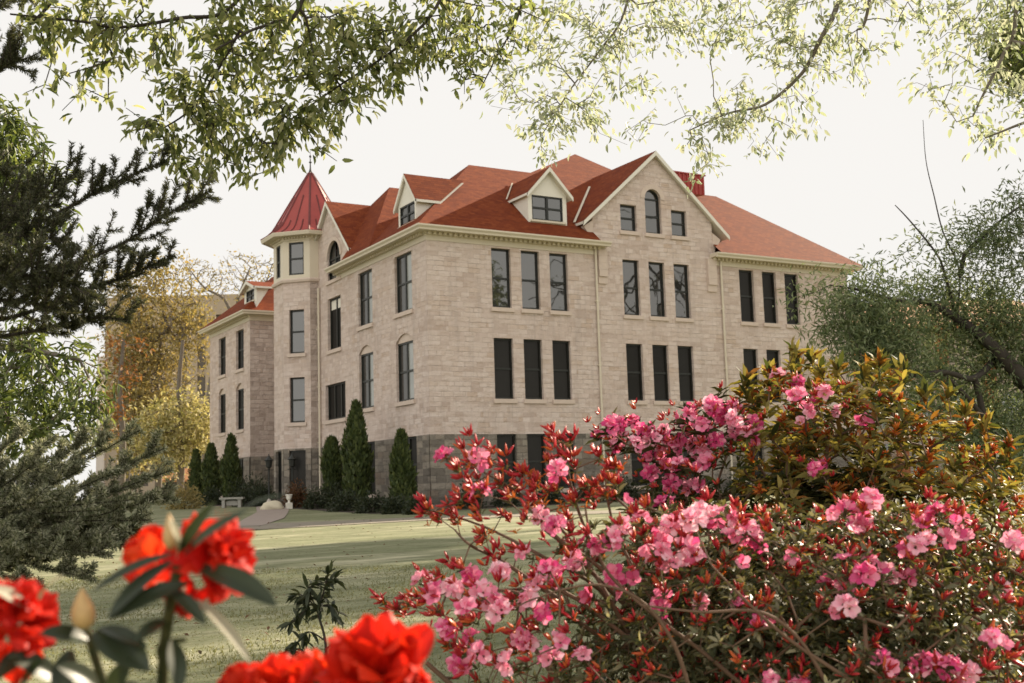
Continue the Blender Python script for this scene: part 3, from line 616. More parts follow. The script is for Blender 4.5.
def skeleton(roots, att, seg=.25, wob=.12, sag=0., pen=0.):
    """roots: list of (points, radii). Grows a twig from the nearest branch to every attractor. Returns nodes, parents, radii, tip ids"""
    P, par, rad = [], [], []
    for pts, rr in roots:
        first = True
        for q, r in zip(pts, rr):
            if first and P:
                d = np.linalg.norm(A(P)-A(q), axis=1); pi = int(d.argmin())
            else: pi = len(P)-1
            P.append(A(q, float)); par.append(pi if P[:-1] else -1); rad.append(r); first = False
    n0 = len(P); cap = n0+len(att)*14+10; N = np.zeros((cap, 3)); N[:n0] = A(P); par = par+[0]*(cap-n0); cnt = n0; cost = np.zeros(cap)
    d0 = np.min(np.linalg.norm(att[:, None]-N[None, :n0], axis=2), axis=1); tips = []
    for a in att[np.argsort(d0)]:
        d = np.linalg.norm(N[:cnt]-a, axis=1); i = int((d+pen*cost[:cnt]).argmin()); L = d[i]; ns = int(min(12, max(1, round(L/seg)))); b = N[i].copy(); last = i
        for q in range(1, ns+1):
            t = q/ns; p = b+(a-b)*t
            if q < ns: p = p+rng.normal(0, wob*L/ns, 3)
            p[2] += sag*L*4*t*(1-t)
            N[cnt] = p; par[cnt] = last; cost[cnt] = cost[last]+L/ns; last = cnt; cnt += 1
        tips.append(last)
    par = A(par[:cnt]); N = N[:cnt]; load = np.zeros(cnt); load[tips] = 1
    for q in range(cnt-1, 0, -1):
        if par[q] >= 0: load[par[q]] += load[q]
    return N, par, load, A(tips), rad, n0
def limbs(name, N, par, load, rad, n0, rt, mat, parent, pw=.42, sides=5, cap_r=None):
    R = rt*np.maximum(load, 1)**pw
    if cap_r: R = np.minimum(R, cap_r)
    R[:n0] = A(rad)
    e = np.where(par >= 0)[0]; a, b = N[par[e]], N[e]; ra, rb = np.minimum(R[par[e]], R[e]*1.5), R[e]
    ra = np.where(e < n0, R[par[e]], ra)
    keep = np.linalg.norm(b-a, axis=1) > 1e-6; a, b, ra, rb = a[keep], b[keep], ra[keep], rb[keep]
    d = unit(b-a); h = np.where(np.abs(d[:, 2:3]) < .9, A([0, 0, 1.]), A([1., 0, 0])); u = unit(np.cross(d, h)); w = np.cross(d, u)
    t = np.arange(sides)*2*math.pi/sides; c, s = np.cos(t)[None, :, None], np.sin(t)[None, :, None]
    ring = c*u[:, None]+s*w[:, None]; a2 = a-d*ra[:, None]*.3
    V = np.concatenate([a2[:, None]+ring*ra[:, None, None], b[:, None]+ring*rb[:, None, None]], 1)
    m = len(a); o = (np.arange(m)*2*sides)[:, None]; k = np.arange(sides); k2 = (k+1) % sides
    F = np.stack([o+k, o+k2, o+k2+sides, o+k+sides], -1).reshape(-1, 4)
    return np_obj(name, V.reshape(-1, 3), [F], mat, parent, smooth=True)
def tip_leaves(N, par, tips, per, L, wl, tmpl, spread=.9, down=.3, jit=.05, up=A([0, 0, 1.]), sc=.3):
    P, D = [], []
    a, b = N[par[tips]], N[tips]; d = unit(b-a); n = len(tips)
    t = rng.uniform(-.1, 1.05, (n, per)); P = a[:, None]+(b-a)[:, None]*t[..., None]+rng.normal(0, jit, (n, per, 3))
    D = unit(d[:, None]*.8+rng.normal(0, spread, (n, per, 3))+A([0, 0, -down])); Nn = unit(up+rng.normal(0, .55, (n, per, 3)))
    l = L*rng.uniform(1-sc, 1+sc, n*per)
    return scatter(P.reshape(-1, 3), D.reshape(-1, 3), Nn.reshape(-1, 3), l, l*wl, tmpl)
def blob_px(blobs, total, dj=0.0):       # points in balls given as (px, py, radius px, depth, weight)
    w = A([b[2]**2*(b[4] if len(b) > 4 else 1) for b in blobs], float); k = rng.choice(len(blobs), total, p=w/w.sum()); out = []
    for q in k:
        b = blobs[q]; v = rng.normal(0, 1, 3); v *= rng.uniform(0, 1)**(1/3)/np.linalg.norm(v)
        r = b[2]*b[3]/F_PX; c = at(b[0], b[1], b[3]); out.append(c+RT*v[0]*r+UP*v[1]*r+FW*v[2]*max(r, dj))
    return A(out)
def pxl(pts): return [at(*p) for p in pts]
def in_poly(px, py, poly):
    c = False; j = len(poly)-1
    for i in range(len(poly)):
        xi, yi, xj, yj = *poly[i], *poly[j]
        if (yi > py) != (yj > py) and px < (xj-xi)*(py-yi)/(yj-yi)+xi: c = not c
        j = i
    return c
def proj(p):
    d = A(p)-CAM; z = d@FW; return 512+F_PX*(d@RT)/z, 341.5-F_PX*(d@UP)/z
def tree(name, label, cat, roots, att, leafmat_, barkmat, per, L, wl, tmpl=LEAF4, rt=.006, seg=.4, wob=.12, spread=.9, down=.3, jit=.06, pw=.45, group=None, pen=0., lname='crown', bname='trunk', sag=0., cap_r=None):
    base = A(roots[0][0][0]); t = thing(name, label, cat, base, group)
    N, par, load, tips, rad, n0 = skeleton(roots, att, seg, wob, sag, pen)
    limbs(bname, N, par, load, rad, n0, rt, barkmat, t, pw, cap_r=cap_r)
    V, F = tip_leaves(N, par, tips, per, L, wl, tmpl, spread, down, jit); np_obj(lname, V, F, leafmat_, t)
    return t
def ground(p, dz=-.15): return A([p[0], p[1], float(gz(p[0], p[1]))+dz])
def lat(l, d): q = CAM+_r*l+A([FW[0], FW[1], 0])/np.hypot(FW[0], FW[1])*d; return A([q[0], q[1], float(gz(q[0], q[1]))])
def curve(pts, n=6):                     # smooth polyline through points
    pts = [A(p, float) for p in pts]; o = []
    for i in range(len(pts)-1):
        p0, p1, p2, p3 = pts[max(i-1, 0)], pts[i], pts[i+1], pts[min(i+2, len(pts)-1)]
        for q in range(n):
            t = q/n; o.append(.5*((2*p1)+(-p0+p2)*t+(2*p0-5*p1+4*p2-p3)*t*t+(-p0+3*p1-3*p2+p3)*t**3))
    return o+[pts[-1]]
def lim(pts, r0, r1, n=6): c = curve(pts, n); return (c, list(np.linspace(r0, r1, len(c))))

# ================================================================== overhanging canopy
# left tree: trunk stands out of frame on the left, its limb arches over the lawn
b = lat(-4.6, 3.2); d6 = 6.2
roots = [lim([ground(b), b+A([.1, 0, 2.2]), b+A([.3, .2, 4.4]), b+A([.2, .4, 7.5]), b+A([0, .5, 10])], .30, .10),
         lim([b+A([.3, .2, 4.2]), at(60, -120, 5.6), at(250, -110, 6.2), at(420, -90, 6.8), at(560, -60, 7.4)], .10, .02),
         lim([at(330, -95, 6.4), at(299, 8, 6.2), at(275, 22, 6.2), at(250, 31, 6.1), at(215, 50, 6.0)], .015, .005),
         lim([at(290, -95, 6.3), at(234, 4, 6.2), at(180, 18, 6.1), at(121, 27, 6.0), at(78, 21, 5.9), at(10, 14, 5.8)], .014, .005),
         lim([at(120, -115, 5.8), at(60, -10, 5.9), at(30, 25, 5.9), at(10, 48, 5.9)], .012, .004),
         lim([at(460, -85, 6.9), at(440, 0, 6.7), at(400, 45, 6.6), at(340, 85, 6.5), at(290, 120, 6.4)], .012, .004),
         lim([at(530, -70, 7.3), at(520, 10, 7.3), at(495, 60, 7.2), at(480, 90, 7.1)], .010, .003),
         lim([at(240, 31, 6.1), at(215, 75, 6.2), at(190, 110, 6.2), at(160, 130, 6.2)], .009, .004)]
blobs = [(60, 8, 45, 6, .9), (120, 18, 42, 6, .8), (45, 35, 28, 5.9, .8), (95, 52, 26, 6, .5), (75, 80, 14, 6, .3), (48, 98, 13, 6, .6), (92, 92, 9, 6, .7), (160, 62, 26, 6.1, .35), (118, 108, 10, 6, .5), (172, 85, 24, 6.1, .8), (145, 125, 16, 6.1, 1), (165, 122, 14, 6.1, .9), (205, 95, 30, 6.2, 1), (185, 35, 34, 6.2, .6),
         (235, 30, 45, 6.2, 1), (300, 25, 55, 6.3, 1.1), (250, 75, 38, 6.2, .7), (305, 85, 48, 6.4, .75), (350, 45, 50, 6.5, .9), (275, 120, 32, 6.4, .75), (230, 128, 26, 6.3, .9), (310, 128, 28, 6.5, .7), (205, 150, 24, 6.3, 1.3), (190, 172, 15, 6.3, 1.0), (250, 160, 22, 6.4, 1.2), (225, 172, 16, 6.3, 1.1), (165, 140, 18, 6.2, 1.2), (215, 120, 26, 6.3, 1.1), (280, 140, 20, 6.4, 1.1), (390, 35, 45, 6.6, .9), (360, 95, 34, 6.6, .9), (435, 30, 45, 6.8, 1.0), (400, 80, 26, 6.7, .6), (287, 152, 13, 6.4, .7), (331, 155, 11, 6.5, .6), (387, 148, 7, 6.6, .9),
         (480, 25, 45, 7.1, 1.0), (465, 70, 26, 7.0, .6), (530, 20, 40, 7.3, .7), (345, 115, 22, 6.5, .6), (220, 190, 8, 6.3, .4)]
att = blob_px(blobs, 900, .25)
tree('overhanging_tree', 'leafy yellow-green branches hanging over the upper left corner above the turret', 'tree', roots, att, M['lf_canopy'], M['bark'], 6, .062, .42, LEAF7, rt=.0018, seg=.16, wob=.2, spread=.6, down=.75, jit=.03, pw=.38, pen=.12)
b = lat(8.2, 5.5)
roots = [lim([ground(b), b+A([-.1, 0, 2.5]), b+A([-.2, .3, 5]), b+A([0, .2, 9])], .28, .10),
         lim([b+A([-.2, .3, 4.8]), at(1000, -150, 8.6), at(860, -120, 9), at(700, -90, 9.4), at(560, -70, 9.6)], .11, .03),
         lim([at(870, -122, 9), at(839, 0, 9.2), at(820, 40, 9.2), at(802, 73, 9.3), at(766, 104, 9.3), at(729, 113, 9.3), at(690, 130, 9.3)], .026, .005),
         lim([at(885, -124, 9), at(868, 10, 9.1), at(857, 30, 9.1)], .02, .008),
         lim([at(1010, -150, 8.6), at(1016, 12, 8.4), at(1003, 55, 8.4), at(985, 91, 8.4), at(973, 116, 8.5)], .02, .006),
         lim([at(1120, 60, 8.0), at(1050, 110, 8.2), at(1010, 128, 8.3), at(985, 138, 8.3)], .018, .005),
         lim([at(640, -80, 9.5), at(625, 10, 9.5), at(600, 50, 9.5), at(570, 90, 9.5), at(545, 130, 9.5)], .013, .004)]
blobs = [(560, 25, 45, 9.5, .9), (600, 60, 40, 9.5, .8), (570, 100, 34, 9.5, .8), (548, 130, 24, 9.5, .9), (600, 120, 26, 9.5, .5), (545, 150, 12, 9.5, .6), (515, 60, 34, 9.5, .9), (500, 100, 20, 9.5, .5), (530, 110, 26, 9.5, .8), (640, 20, 45, 9.5, .8), (700, 20, 45, 9.4, .7), (650, 95, 30, 9.4, .4), (632, 135, 16, 9.4, .6),
         (760, 20, 45, 9.3, .8), (790, 70, 40, 9.2, .6), (740, 110, 36, 9.3, .8), (705, 125, 26, 9.3, .8), (715, 155, 18, 9.3, .5), (690, 175, 10, 9.3, .5), (760, 140, 26, 9.3, .5), (820, 20, 40, 9.2, .8), (850, 60, 35, 9.2, .5), (800, 120, 25, 9.2, .35), (880, 15, 40, 9.1, .6),
         (1000, 20, 40, 8.5, .9), (960, 40, 40, 8.6, .5), (940, 15, 35, 8.6, .6), (1010, 80, 30, 8.4, .7), (970, 100, 30, 8.5, .5), (1005, 125, 26, 8.4, .7), (980, 140, 18, 8.4, .6), (930, 85, 25, 8.6, .2)]
att = blob_px(blobs, 820, .35)
tree('overhanging_tree', 'pale washed-out leafy branches hanging over the upper right above the gables', 'tree', roots, att, M['lf_canopy2'], M['bark_pale'], 6, .066, .42, LEAF7, rt=.0013, seg=.2, wob=.2, spread=.6, down=.75, jit=.04, pw=.38, pen=.1)

# ================================================================== feathery tree at the right
dR = 26.0
base = lat(13.6, 25.0)
roots = [lim([ground(base), base+A([-.2, 0, .9]), at(1045, 400, dR-.5), at(1021, 376, dR-.6), at(990, 343, dR-.6), at(957, 318, dR-.4), at(925, 300, dR-.3)], .30, .06),
         lim([at(957, 316, dR), at(959, 270, dR), at(943, 232, dR), at(934, 196, dR), at(926, 161, dR), at(923, 120, dR)], .026, .006),
         lim([at(955, 312, dR), at(944, 272, dR), at(936, 253, dR), at(911, 222, dR), at(895, 205, dR)], .04, .010),
         lim([at(960, 275, dR), at(966, 253, dR), at(985, 235, dR), at(1005, 217, dR), at(1030, 200, dR)], .06, .02),
         lim([at(1000, 352, dR), at(975, 378, dR-1), at(945, 372, dR-2), at(905, 376, dR-2.5), at(870, 372, dR-3)], .09, .02),
         lim([at(1021, 378, dR), at(1040, 330, dR+1), at(1060, 270, dR+1), at(1080, 200, dR+1), at(1090, 90, dR+1)], .22, .05),
         lim([at(985, 420, dR-1), at(965, 395, dR-1.5), at(940, 370, dR-2)], .07, .03),
         lim([at(1070, 230, dR+1), at(1130, 150, dR), at(1180, 60, dR-1)], .12, .03), lim([at(930, 302, dR), at(895, 300, dR-1), at(860, 290, dR-2), at(830, 285, dR-2)], .07, .015)]
blobs = [(840, 310, 24, dR-2, .8), (870, 295, 26, dR-2, .8), (850, 335, 28, dR-2, .9), (885, 330, 36, dR-1, 1), (815, 300, 16, dR-2, .6), (800, 275, 10, dR-2, .35), (920, 305, 32, dR, .7), (940, 340, 38, dR, .9), (900, 370, 36, dR-2, .6), (870, 360, 24, dR-2, .5), (960, 290, 30, dR, .45), (985, 320, 40, dR, .9), (1010, 285, 36, dR, .7), (1015, 340, 36, dR, 1), (940, 250, 20, dR, .3), (975, 245, 26, dR, .6), (1005, 230, 26, dR, .45), (1015, 200, 20, dR, .4), (960, 375, 36, dR, .5), (900, 400, 30, dR-1, .3), (1000, 460, 34, dR-1, 1), (960, 460, 26, dR-1, .7), (880, 345, 26, dR-2, .8), (830, 330, 18, dR-2, .6), (1000, 400, 44, dR, .8), (930, 405, 36, dR-1, .4), (1010, 440, 34, dR, 1.1), (970, 430, 30, dR, .9), (990, 205, 14, dR, .3), (905, 215, 10, dR, .15), (930, 170, 8, dR, .15), (855, 270, 12, dR, .5), (895, 270, 16, dR, .5),
         (1080, 310, 60, dR+1, .6), (1100, 200, 60, dR+1, .35), (1120, 90, 60, dR+1, .4), (1160, 140, 80, dR, 1), (1190, 40, 80, dR, 1), (1130, -20, 70, dR, 1), (1200, 250, 80, dR, .8)]
att = blob_px(blobs, 1700, .9)
tree('feathery_tree', 'grey-green feathery tree with a dark leaning trunk beyond the bushes at right', 'tree', roots, att, M['lf_grey'], M['bark'], 44, .16, .28, LEAF4, rt=.004, seg=.5, wob=.22, spread=.8, down=.1, jit=.24, pw=.36, pen=.08)
# ---- tall trees out of frame that shade the lawn
def shade_tree(l, d, h, r, label):
    b = lat(l, d); roots = [lim([ground(b), b+A([.1, .1, h*.4]), b+A([-.1, .2, h*.8]), b+A([0, 0, h*1.1])], .34, .08)]
    a = rng.normal(0, 1, (700, 3)); a = unit(a)*rng.uniform(.35, 1, (700, 1))**.5; a = a*A([r, r, r*.85])+b+A([0, 0, h])
    tree('shade_tree', label, 'tree', roots, a, M['lf_olive'], M['bark'], 9, .42, .5, LEAF4, rt=.02, seg=1.2, jit=.4, spread=.9)
shade_tree(23, 34, 14.6, 4.6, 'broad olive tree beyond the right edge shading the lawn nearest the bushes')
shade_tree(29.5, 56, 22.5, 5.0, 'tall olive tree beyond the right edge shading the middle of the lawn')
shade_tree(31.7, 66.7, 25.4, 1.7, 'slender tall tree beyond the right edge shading a thin band of the far lawn')
for l_, d_, lab in ((41, 40, 'bare spreading tree across the south lawn, mirrored in the gable windows'), (30, 20, 'bare tree on the south lawn nearer the bushes, mirrored in the upper windows')):
    b = lat(l_, d_); roots = [lim([ground(b), b+A([.2, .1, 4]), b+A([-.3, .2, 11]), b+A([0, 0, 21])], .45, .10)]
    a = unit(rng.normal(0, 1, (420, 3)))*rng.uniform(.3, 1, (420, 1))**.5*A([8, 8, 9])+b+A([0, 0, 15]); tree('bare_tree', lab, 'tree', roots, a, M['lf_olive'], M['bark'], 1, .3, .5, LEAF4, rt=.035, seg=1.2, jit=.3)
# ================================================================== left side: broadleaf tree, fir, silver conifer
base = lat(-7.8, 11.0)
roots = [lim([ground(base), base+A([.1, 0, 1.5]), at(-70, 330, 11), at(-40, 230, 11), at(-30, 120, 11), at(-60, -40, 11)], .20, .06),
         lim([at(-70, 340, 11), at(-20, 345, 10.6), at(30, 350, 10.4), at(80, 360, 10.3)], .06, .012),
         lim([at(-60, 300, 11), at(0, 210, 10.8), at(30, 180, 10.7)], .05, .012), lim([at(-75, 380, 11), at(-10, 410, 10.6), at(40, 430, 10.5)], .05, .012)]
blobs = [(10, 150, 34, 11, 1), (30, 185, 30, 11, .9), (5, 215, 34, 11, 1), (-20, 140, 50, 11, 1), (55, 180, 16, 10.8, .5), (60, 215, 18, 10.8, .4), (15, 122, 14, 11, .5), (20, 370, 40, 10.4, .8), (65, 355, 22, 10.3, .7), (88, 385, 22, 10.3, .7), (60, 410, 34, 10.4, .9), (15, 430, 36, 10.6, 1), (85, 425, 20, 10.3, .6), (-30, 400, 50, 11, 1), (30, 335, 22, 10.4, .4), (-40, 250, 60, 11, .8)]
tree('broadleaf_tree', 'slender-leaved olive green tree behind the fir at the left edge', 'tree', roots, blob_px(blobs, 900, .5), M['lf_olive'], M['bark_pale'], 8, .115, .26, LEAF7, rt=.003, seg=.22, wob=.15, spread=.6, down=.4, jit=.05, pw=.42, pen=.1)
def conifer(name, label, cat, roots, axes, leafm, barkm, shoots, shoot_len, nl, dens, dirfun, r_ax=.012, extra=None, nw=.12, curl=.25):
    """axes: branch polylines with side shoots clothed in needles"""
    t = thing(name, label, cat, roots[0][0][0]); lb = MB()
    for pts, rr in roots: lb.tube(pts, rr, 7)
    NP, ND, NN = [], [], []
    def clothe(c, n):
        c = A(c); seg = rng.integers(0, len(c)-1, n); tt = rng.uniform(0, 1, n)[:, None]; p = c[seg]*(1-tt)+c[seg+1]*tt; d = unit(c[seg+1]-c[seg])
        s = unit(np.cross(d, rng.normal(0, 1, (n, 3)))); NP.append(p); ND.append(d*.75+s); NN.append(unit(rng.normal(0, 1, (n, 3))))
    for (pts, n_s, ln) in axes:
        c = curve(pts, 5); lb.tube(c, list(np.linspace(r_ax, r_ax*.3, len(c))), 5); C = A(c); L = np.linalg.norm(np.diff(C, axis=0), axis=1).sum()
        clothe(c[len(c)//4:], int(L*dens*.9))
        for q in range(n_s):
            f = rng.uniform(.08, 1.0); k = min(len(C)-2, int(f*(len(C)-1))); p = C[k]; ax = unit(C[k+1]-C[k]); l = ln*(1.1-.55*f)*rng.uniform(.6, 1.15)
            d = dirfun(ax, q); mid = p+d*l*.5; end = p+d*l+UP*l*curl*rng.uniform(.2, 1)
            s = curve([p, mid, end], 3); lb.tube(s, list(np.linspace(r_ax*.4, r_ax*.2, len(s))), 4); clothe(s, int(l*dens))
            for w in range(rng.integers(0, 4)):
                g_ = rng.uniform(.25, .9); p2 = A(p)+(A(end)-A(p))*g_; d2 = unit(d+rng.normal(0, .55, 3)); e2 = p2+d2*l*.45
                lb.tube([p2, e2], [r_ax*.25, r_ax*.15], 4); clothe([p2, (p2+e2)/2, e2], int(l*.45*dens))
    lb.build('branch', barkm, t)
    P, D, Nn = np.concatenate(NP), np.concatenate(ND), np.concatenate(NN)
    V, F = scatter(P, D, Nn, nl*rng.uniform(.7, 1.2, len(P)), nl*nw, LEAF4 if nw > .15 else NEEDLE); np_obj('foliage', V, F, leafm, t); return t
base = lat(-5.4, 5.6); d = 5.5
roots = [(curve([ground(base), base+A([0, 0, 2]), base+A([0, 0, 6])]), list(np.linspace(.16, .07, 13)))]
def up_side(ax, q):
    s = RT*ax.dot(RT)+FW*.0; v = UP*rng.uniform(.5, 1.2)*(1 if q % 4 else -.3)+ax*rng.uniform(.2, .8)+FW*rng.normal(0, .45); return unit(v)
tr_ = lambda z: base+A([0, 0, z])
axes = [(pxl([(-160, 300, 5.6), (-40, 262, 5.5), (60, 212, 5.4), (110, 185, 5.4), (167, 161, 5.4)]), 40, .21),
        (pxl([(-150, 330, 5.4), (-20, 290, 5.3), (60, 268, 5.2), (120, 245, 5.2), (165, 216, 5.2), (211, 190, 5.2)]), 42, .21),
        (pxl([(-160, 345, 5.6), (0, 320, 5.5), (80, 293, 5.5), (126, 276, 5.4), (174, 256, 5.4)]), 40, .20),
        (pxl([(-150, 280, 5.8), (-40, 240, 5.8), (30, 205, 5.7), (80, 170, 5.7)]), 30, .21),
        (pxl([(-150, 350, 5.3), (-30, 340, 5.2), (40, 330, 5.1), (90, 318, 5.1), (130, 320, 5.1)]), 40, .20),
        (pxl([(-150, 300, 5.0), (-50, 285, 4.9), (20, 275, 4.8), (80, 285, 4.8)]), 66, .24),
        (pxl([(-150, 330, 5.0), (-50, 310, 4.9), (10, 300, 4.9), (60, 310, 4.8)]), 66, .24),
        (pxl([(-150, 250, 5.4), (-60, 230, 5.3), (10, 235, 5.2), (70, 240, 5.2)]), 46, .22),
        (pxl([(-150, 130, 5.6), (-60, 100, 5.5), (0, 70, 5.4), (18, 58, 5.4)]), 27, .22), (pxl([(-150, 180, 5.6), (-40, 170, 5.5), (10, 205, 5.4), (60, 205, 5.4)]), 27, .25),
        (pxl([(-150, 60, 5.6), (-60, 25, 5.5), (-10, 10, 5.4), (14, -5, 5.4)]), 24, .22)]
conifer('fir_tree', 'near dark fir branches reaching in from the left edge with upturned shoots', 'tree', roots, axes, M['lf_fir'], M['bark'], 0, 0,   .024, 900, up_side, r_ax=.012, nw=.17)
base = lat(-6.2, 8.0); d = 7.6
roots = [(curve([ground(base), base+A([0, 0, .6]), base+A([.1, 0, 1.1])]), list(np.linspace(.12, .06, 13)))]
c0 = (-130, 560, 7.8)
def spray(ax, q): return unit(ax*rng.uniform(.8, 1.2)+UP*rng.uniform(.1, .75)+RT*.2+rng.normal(0, .22, 3))
axes = []
for (tx, ty, dd) in ((20, 432, 7.8), (58, 436, 7.6), (88, 440, 7.5), (112, 436, 7.4), (140, 430, 7.4), (165, 448, 7.3), (172, 470, 7.3), (150, 478, 7.2), (178, 500, 7.3), (120, 470, 7.2), (80, 470, 7.1), (40, 460, 7.1), (150, 520, 7.0), (130, 545, 6.9), (95, 580, 6.8), (60, 556, 6.7), (40, 590, 6.7), (100, 510, 6.8), (60, 500, 6.8), (20, 500, 6.8), (110, 555, 6.8), (20, 545, 6.6), (160, 498, 7.1), (0, 470, 7), (10, 525, 6.8), (75, 535, 6.8), (130, 500, 6.9)):
    mx, my = -130*.5+tx*.5, 560*.5+ty*.5+(8 if ty < 500 else -14)
    axes.append((pxl([c0, (mx, my, (7.8+dd)/2), (tx, ty, dd)]), 36, .24))
conifer('silver_conifer', 'low spreading silvery conifer with feathery sprays at the lower left edge', 'conifer', roots, axes, M['lf_silver'], M['bark'], 0, 0, .036, 640, spray, r_ax=.009, nw=.22)
axes2 = [(pxl([c0, (-40, 545+6*q, 7.4), (30+22*q, 520+8*(q % 3), 7.6)]), 26, .34) for q in range(6)]
base = lat(-6.6, 8.9); roots = [(curve([ground(base), base+A([0, 0, .5]), base+A([.1, 0, .9])]), list(np.linspace(.1, .05, 13)))]
conifer('dark_conifer', 'dark spreading juniper in the shade under the silvery sprays', 'conifer', roots, axes2, M['lf_fir'], M['bark'], 0, 0, .045, 560, spray, r_ax=.010, nw=.26)
# ================================================================== background: left
def far_tree(name, label, x, d, blobs, mat, per, L, wl, n, trunkpx, bark=None, pw=.42, seg=1.2, rt=.012, dj=1.5, group=None, jit=.3, extra=()):
    b = ground(at(trunkpx, 480, d), -.3)
    roots = [lim([b, at(trunkpx+2, 440, d), at(trunkpx-1, 390, d), at(trunkpx+3, 340, d)], .32, .12)]+list(extra)
    return tree(name, label, 'tree', roots, blob_px(blobs, n, dj), mat, bark or M['bark_pale'], per, L, wl, LEAF4, rt=rt, seg=seg, wob=.12, spread=.9, down=.1, jit=jit, pw=pw, group=group, pen=.08)
dY = 92
far_tree('spring_tree', 'tall golden spring tree in front of the tan building at left', 160, dY, [(125, 300, 26, dY, .8), (150, 285, 26, dY, .7), (130, 340, 28, dY, 1), (165, 330, 34, dY, .7), (190, 310, 26, dY, .5), (120, 380, 26, dY, 1), (150, 380, 34, dY, .9), (185, 360, 28, dY, .4), (125, 420, 28, dY, 1), (160, 425, 30, dY, 1), (175, 270, 20, dY, .35), (205, 330, 16, dY, .3), (140, 450, 26, dY, 1)], M['lf_yellow'], 10, .38, .55, 1250, 158, seg=1.5, jit=.5, rt=.016)
far_tree('copper_tree', 'copper leaved young tree beside the pale corner post at left', 120, 86, [(118, 350, 13, 86, 1), (126, 372, 15, 86, 1), (120, 400, 14, 86, 1), (140, 345, 10, 86, .7), (112, 425, 12, 86, .8)], M['lf_copper'], 6, .38, .55, 70, 121, seg=1.2, jit=.4, rt=.012)
far_tree('blossoming_tree', 'low lime-yellow blossoming tree beside the north wing', 180, 84, [(160, 430, 24, 84, 1), (185, 418, 26, 84, 1), (145, 445, 20, 84, .8), (190, 445, 22, 84, 1), (165, 455, 20, 84, .8), (200, 430, 18, 84, 1), (175, 440, 20, 84, 1), (150, 415, 12, 84, .6), (195, 400, 10, 84, .5), (165, 404, 8, 84, .4), (208, 412, 10, 84, .8)], M['lf_lime'], 9, .34, .6, 560, 180, seg=1.0, jit=.5, rt=.01)
dB = 112
bt = [lim([at(205, 470, dB), at(212, 380, dB), at(236, 330, dB), at(238, 300, dB), at(250, 268, dB)], .4, .06, 4), lim([at(236, 330, dB), at(225, 300, dB), at(205, 288, dB), at(190, 270, dB)], .2, .05, 4), lim([at(238, 310, dB), at(262, 290, dB), at(272, 265, dB)], .18, .04, 4)]
far_tree('bare_tree', 'nearly bare pale twiggy tree behind the north wing roof', 230, dB, [(240, 275, 26, dB, 1), (215, 285, 24, dB, 1), (262, 275, 20, dB, 1), (195, 275, 22, dB, .8), (250, 295, 16, dB, .8), (180, 285, 18, dB, .6), (275, 270, 12, dB, .6)], M['lf_yellow'], 2, .34, .5, 420, 228, seg=1.2, rt=.014, extra=bt, pw=.36)
def box_frame(px0, px1, d):             # frame of a distant facade square to the view
    a, b = at(px0, 480, d), at(px1, 480, d); u = unit(A([b[0]-a[0], b[1]-a[1], 0.])); n = A([u[1], -u[0], 0]); return Frame((a[0], a[1], 0), u, n), float(np.linalg.norm((b-a)[:2]))
M['brick'] = simple('tan_brick', (.36, .285, .205), .9, .12, 1.5); M['brickstrip'] = simple('brown_window_strip', (.10, .08, .06), .5, .3, .8)
M['paleconc'] = simple('pale_concrete', (.55, .48, .42), .8, .06, 1)
fr, L = box_frame(103, 262, 140)
hgt = at(200, 291, 140)[2]
t = thing('tan_office_building', 'tan brick building with tall dark window strips behind the golden trees', 'building', (*fr.p(L/2, 0)[:2], 1.2))
w = MB(); wall(w, fr, 0, L, 0, hgt, [(2.2+2.3*i, 3.2+2.3*i, 3, hgt-2.5) for i in range(int(L/2.3)-1)], depth=.4)
for a, b in ((0, 1), (1, 0)): w.poly([fr.p(L*a, 0), fr.p(L*a, hgt), fr.p(L*a, hgt, -14), fr.p(L*a, 0, -14)])
w.poly([fr.p(0, hgt), fr.p(L, hgt), fr.p(L, hgt, -14), fr.p(0, hgt, -14)]); w.build('wall', M['brick'], t)
for i in range(int(L/2.3)-1):
    f = MB(); f.poly([fr.p(u, z, -.35) for u, z in ((2.2+2.3*i, 3), (3.2+2.3*i, 3), (3.2+2.3*i, hgt-2.5), (2.2+2.3*i, hgt-2.5))])
    [f.poly([fr.p(u, z, -.30) for u, z in ((2.2+2.3*i, zz), (3.2+2.3*i, zz), (3.2+2.3*i, zz+.9), (2.2+2.3*i, zz+.9))], 1) for zz in np.arange(5.5, hgt-3, 3.6)]
    f.build('window', [M['brickstrip'], M['brick']], t)
c = MB(); P = [fr.p(u, z, o) for o in (.5, -.4) for (u, z) in ((-.7, 0), (.25, 0), (.25, hgt*.72), (-.7, hgt*.72))]
for q in ((0, 1, 2, 3), (0, 4, 5, 1), (1, 5, 6, 2), (2, 6, 7, 3), (3, 7, 4, 0)): c.poly([P[i] for i in q])
c.build('corner_pier', M['paleconc'], t)
fr, L = box_frame(162, 214, 118)
t = thing('low_pavilion', 'low pavilion with an orange tiled roof beyond the lime-yellow tree', 'building', (*fr.p(L/2, 0)[:2], 1.2))
w = MB(); wall(w, fr, 0, L, .5, 3.4, [(.6, 1.6, .8, 2.8), (2.2, 3.0, 1.6, 2.8), (3.5, 5.0, .8, 2.8)], depth=.3); w.poly([fr.p(0, .5, -.31), fr.p(L, .5, -.31), fr.p(L, 3.4, -.31), fr.p(0, 3.4, -.31)]); w.build('wall', M['brickstrip'], t)
w = MB(); w.poly([fr.p(-.5, 3.3, .6), fr.p(L+.5, 3.3, .6), fr.p(L-1, 4.5, -2), fr.p(1, 4.5, -2)]); w.poly([fr.p(-.5, 3.3, .6), fr.p(L+.5, 3.3, .6), fr.p(L+.5, 3.1, .6), fr.p(-.5, 3.1, .6)]); M['tile'] = simple('orange_tile', (.42, .19, .08), .85, .2, 3); w.build('roof', M['tile'], t)
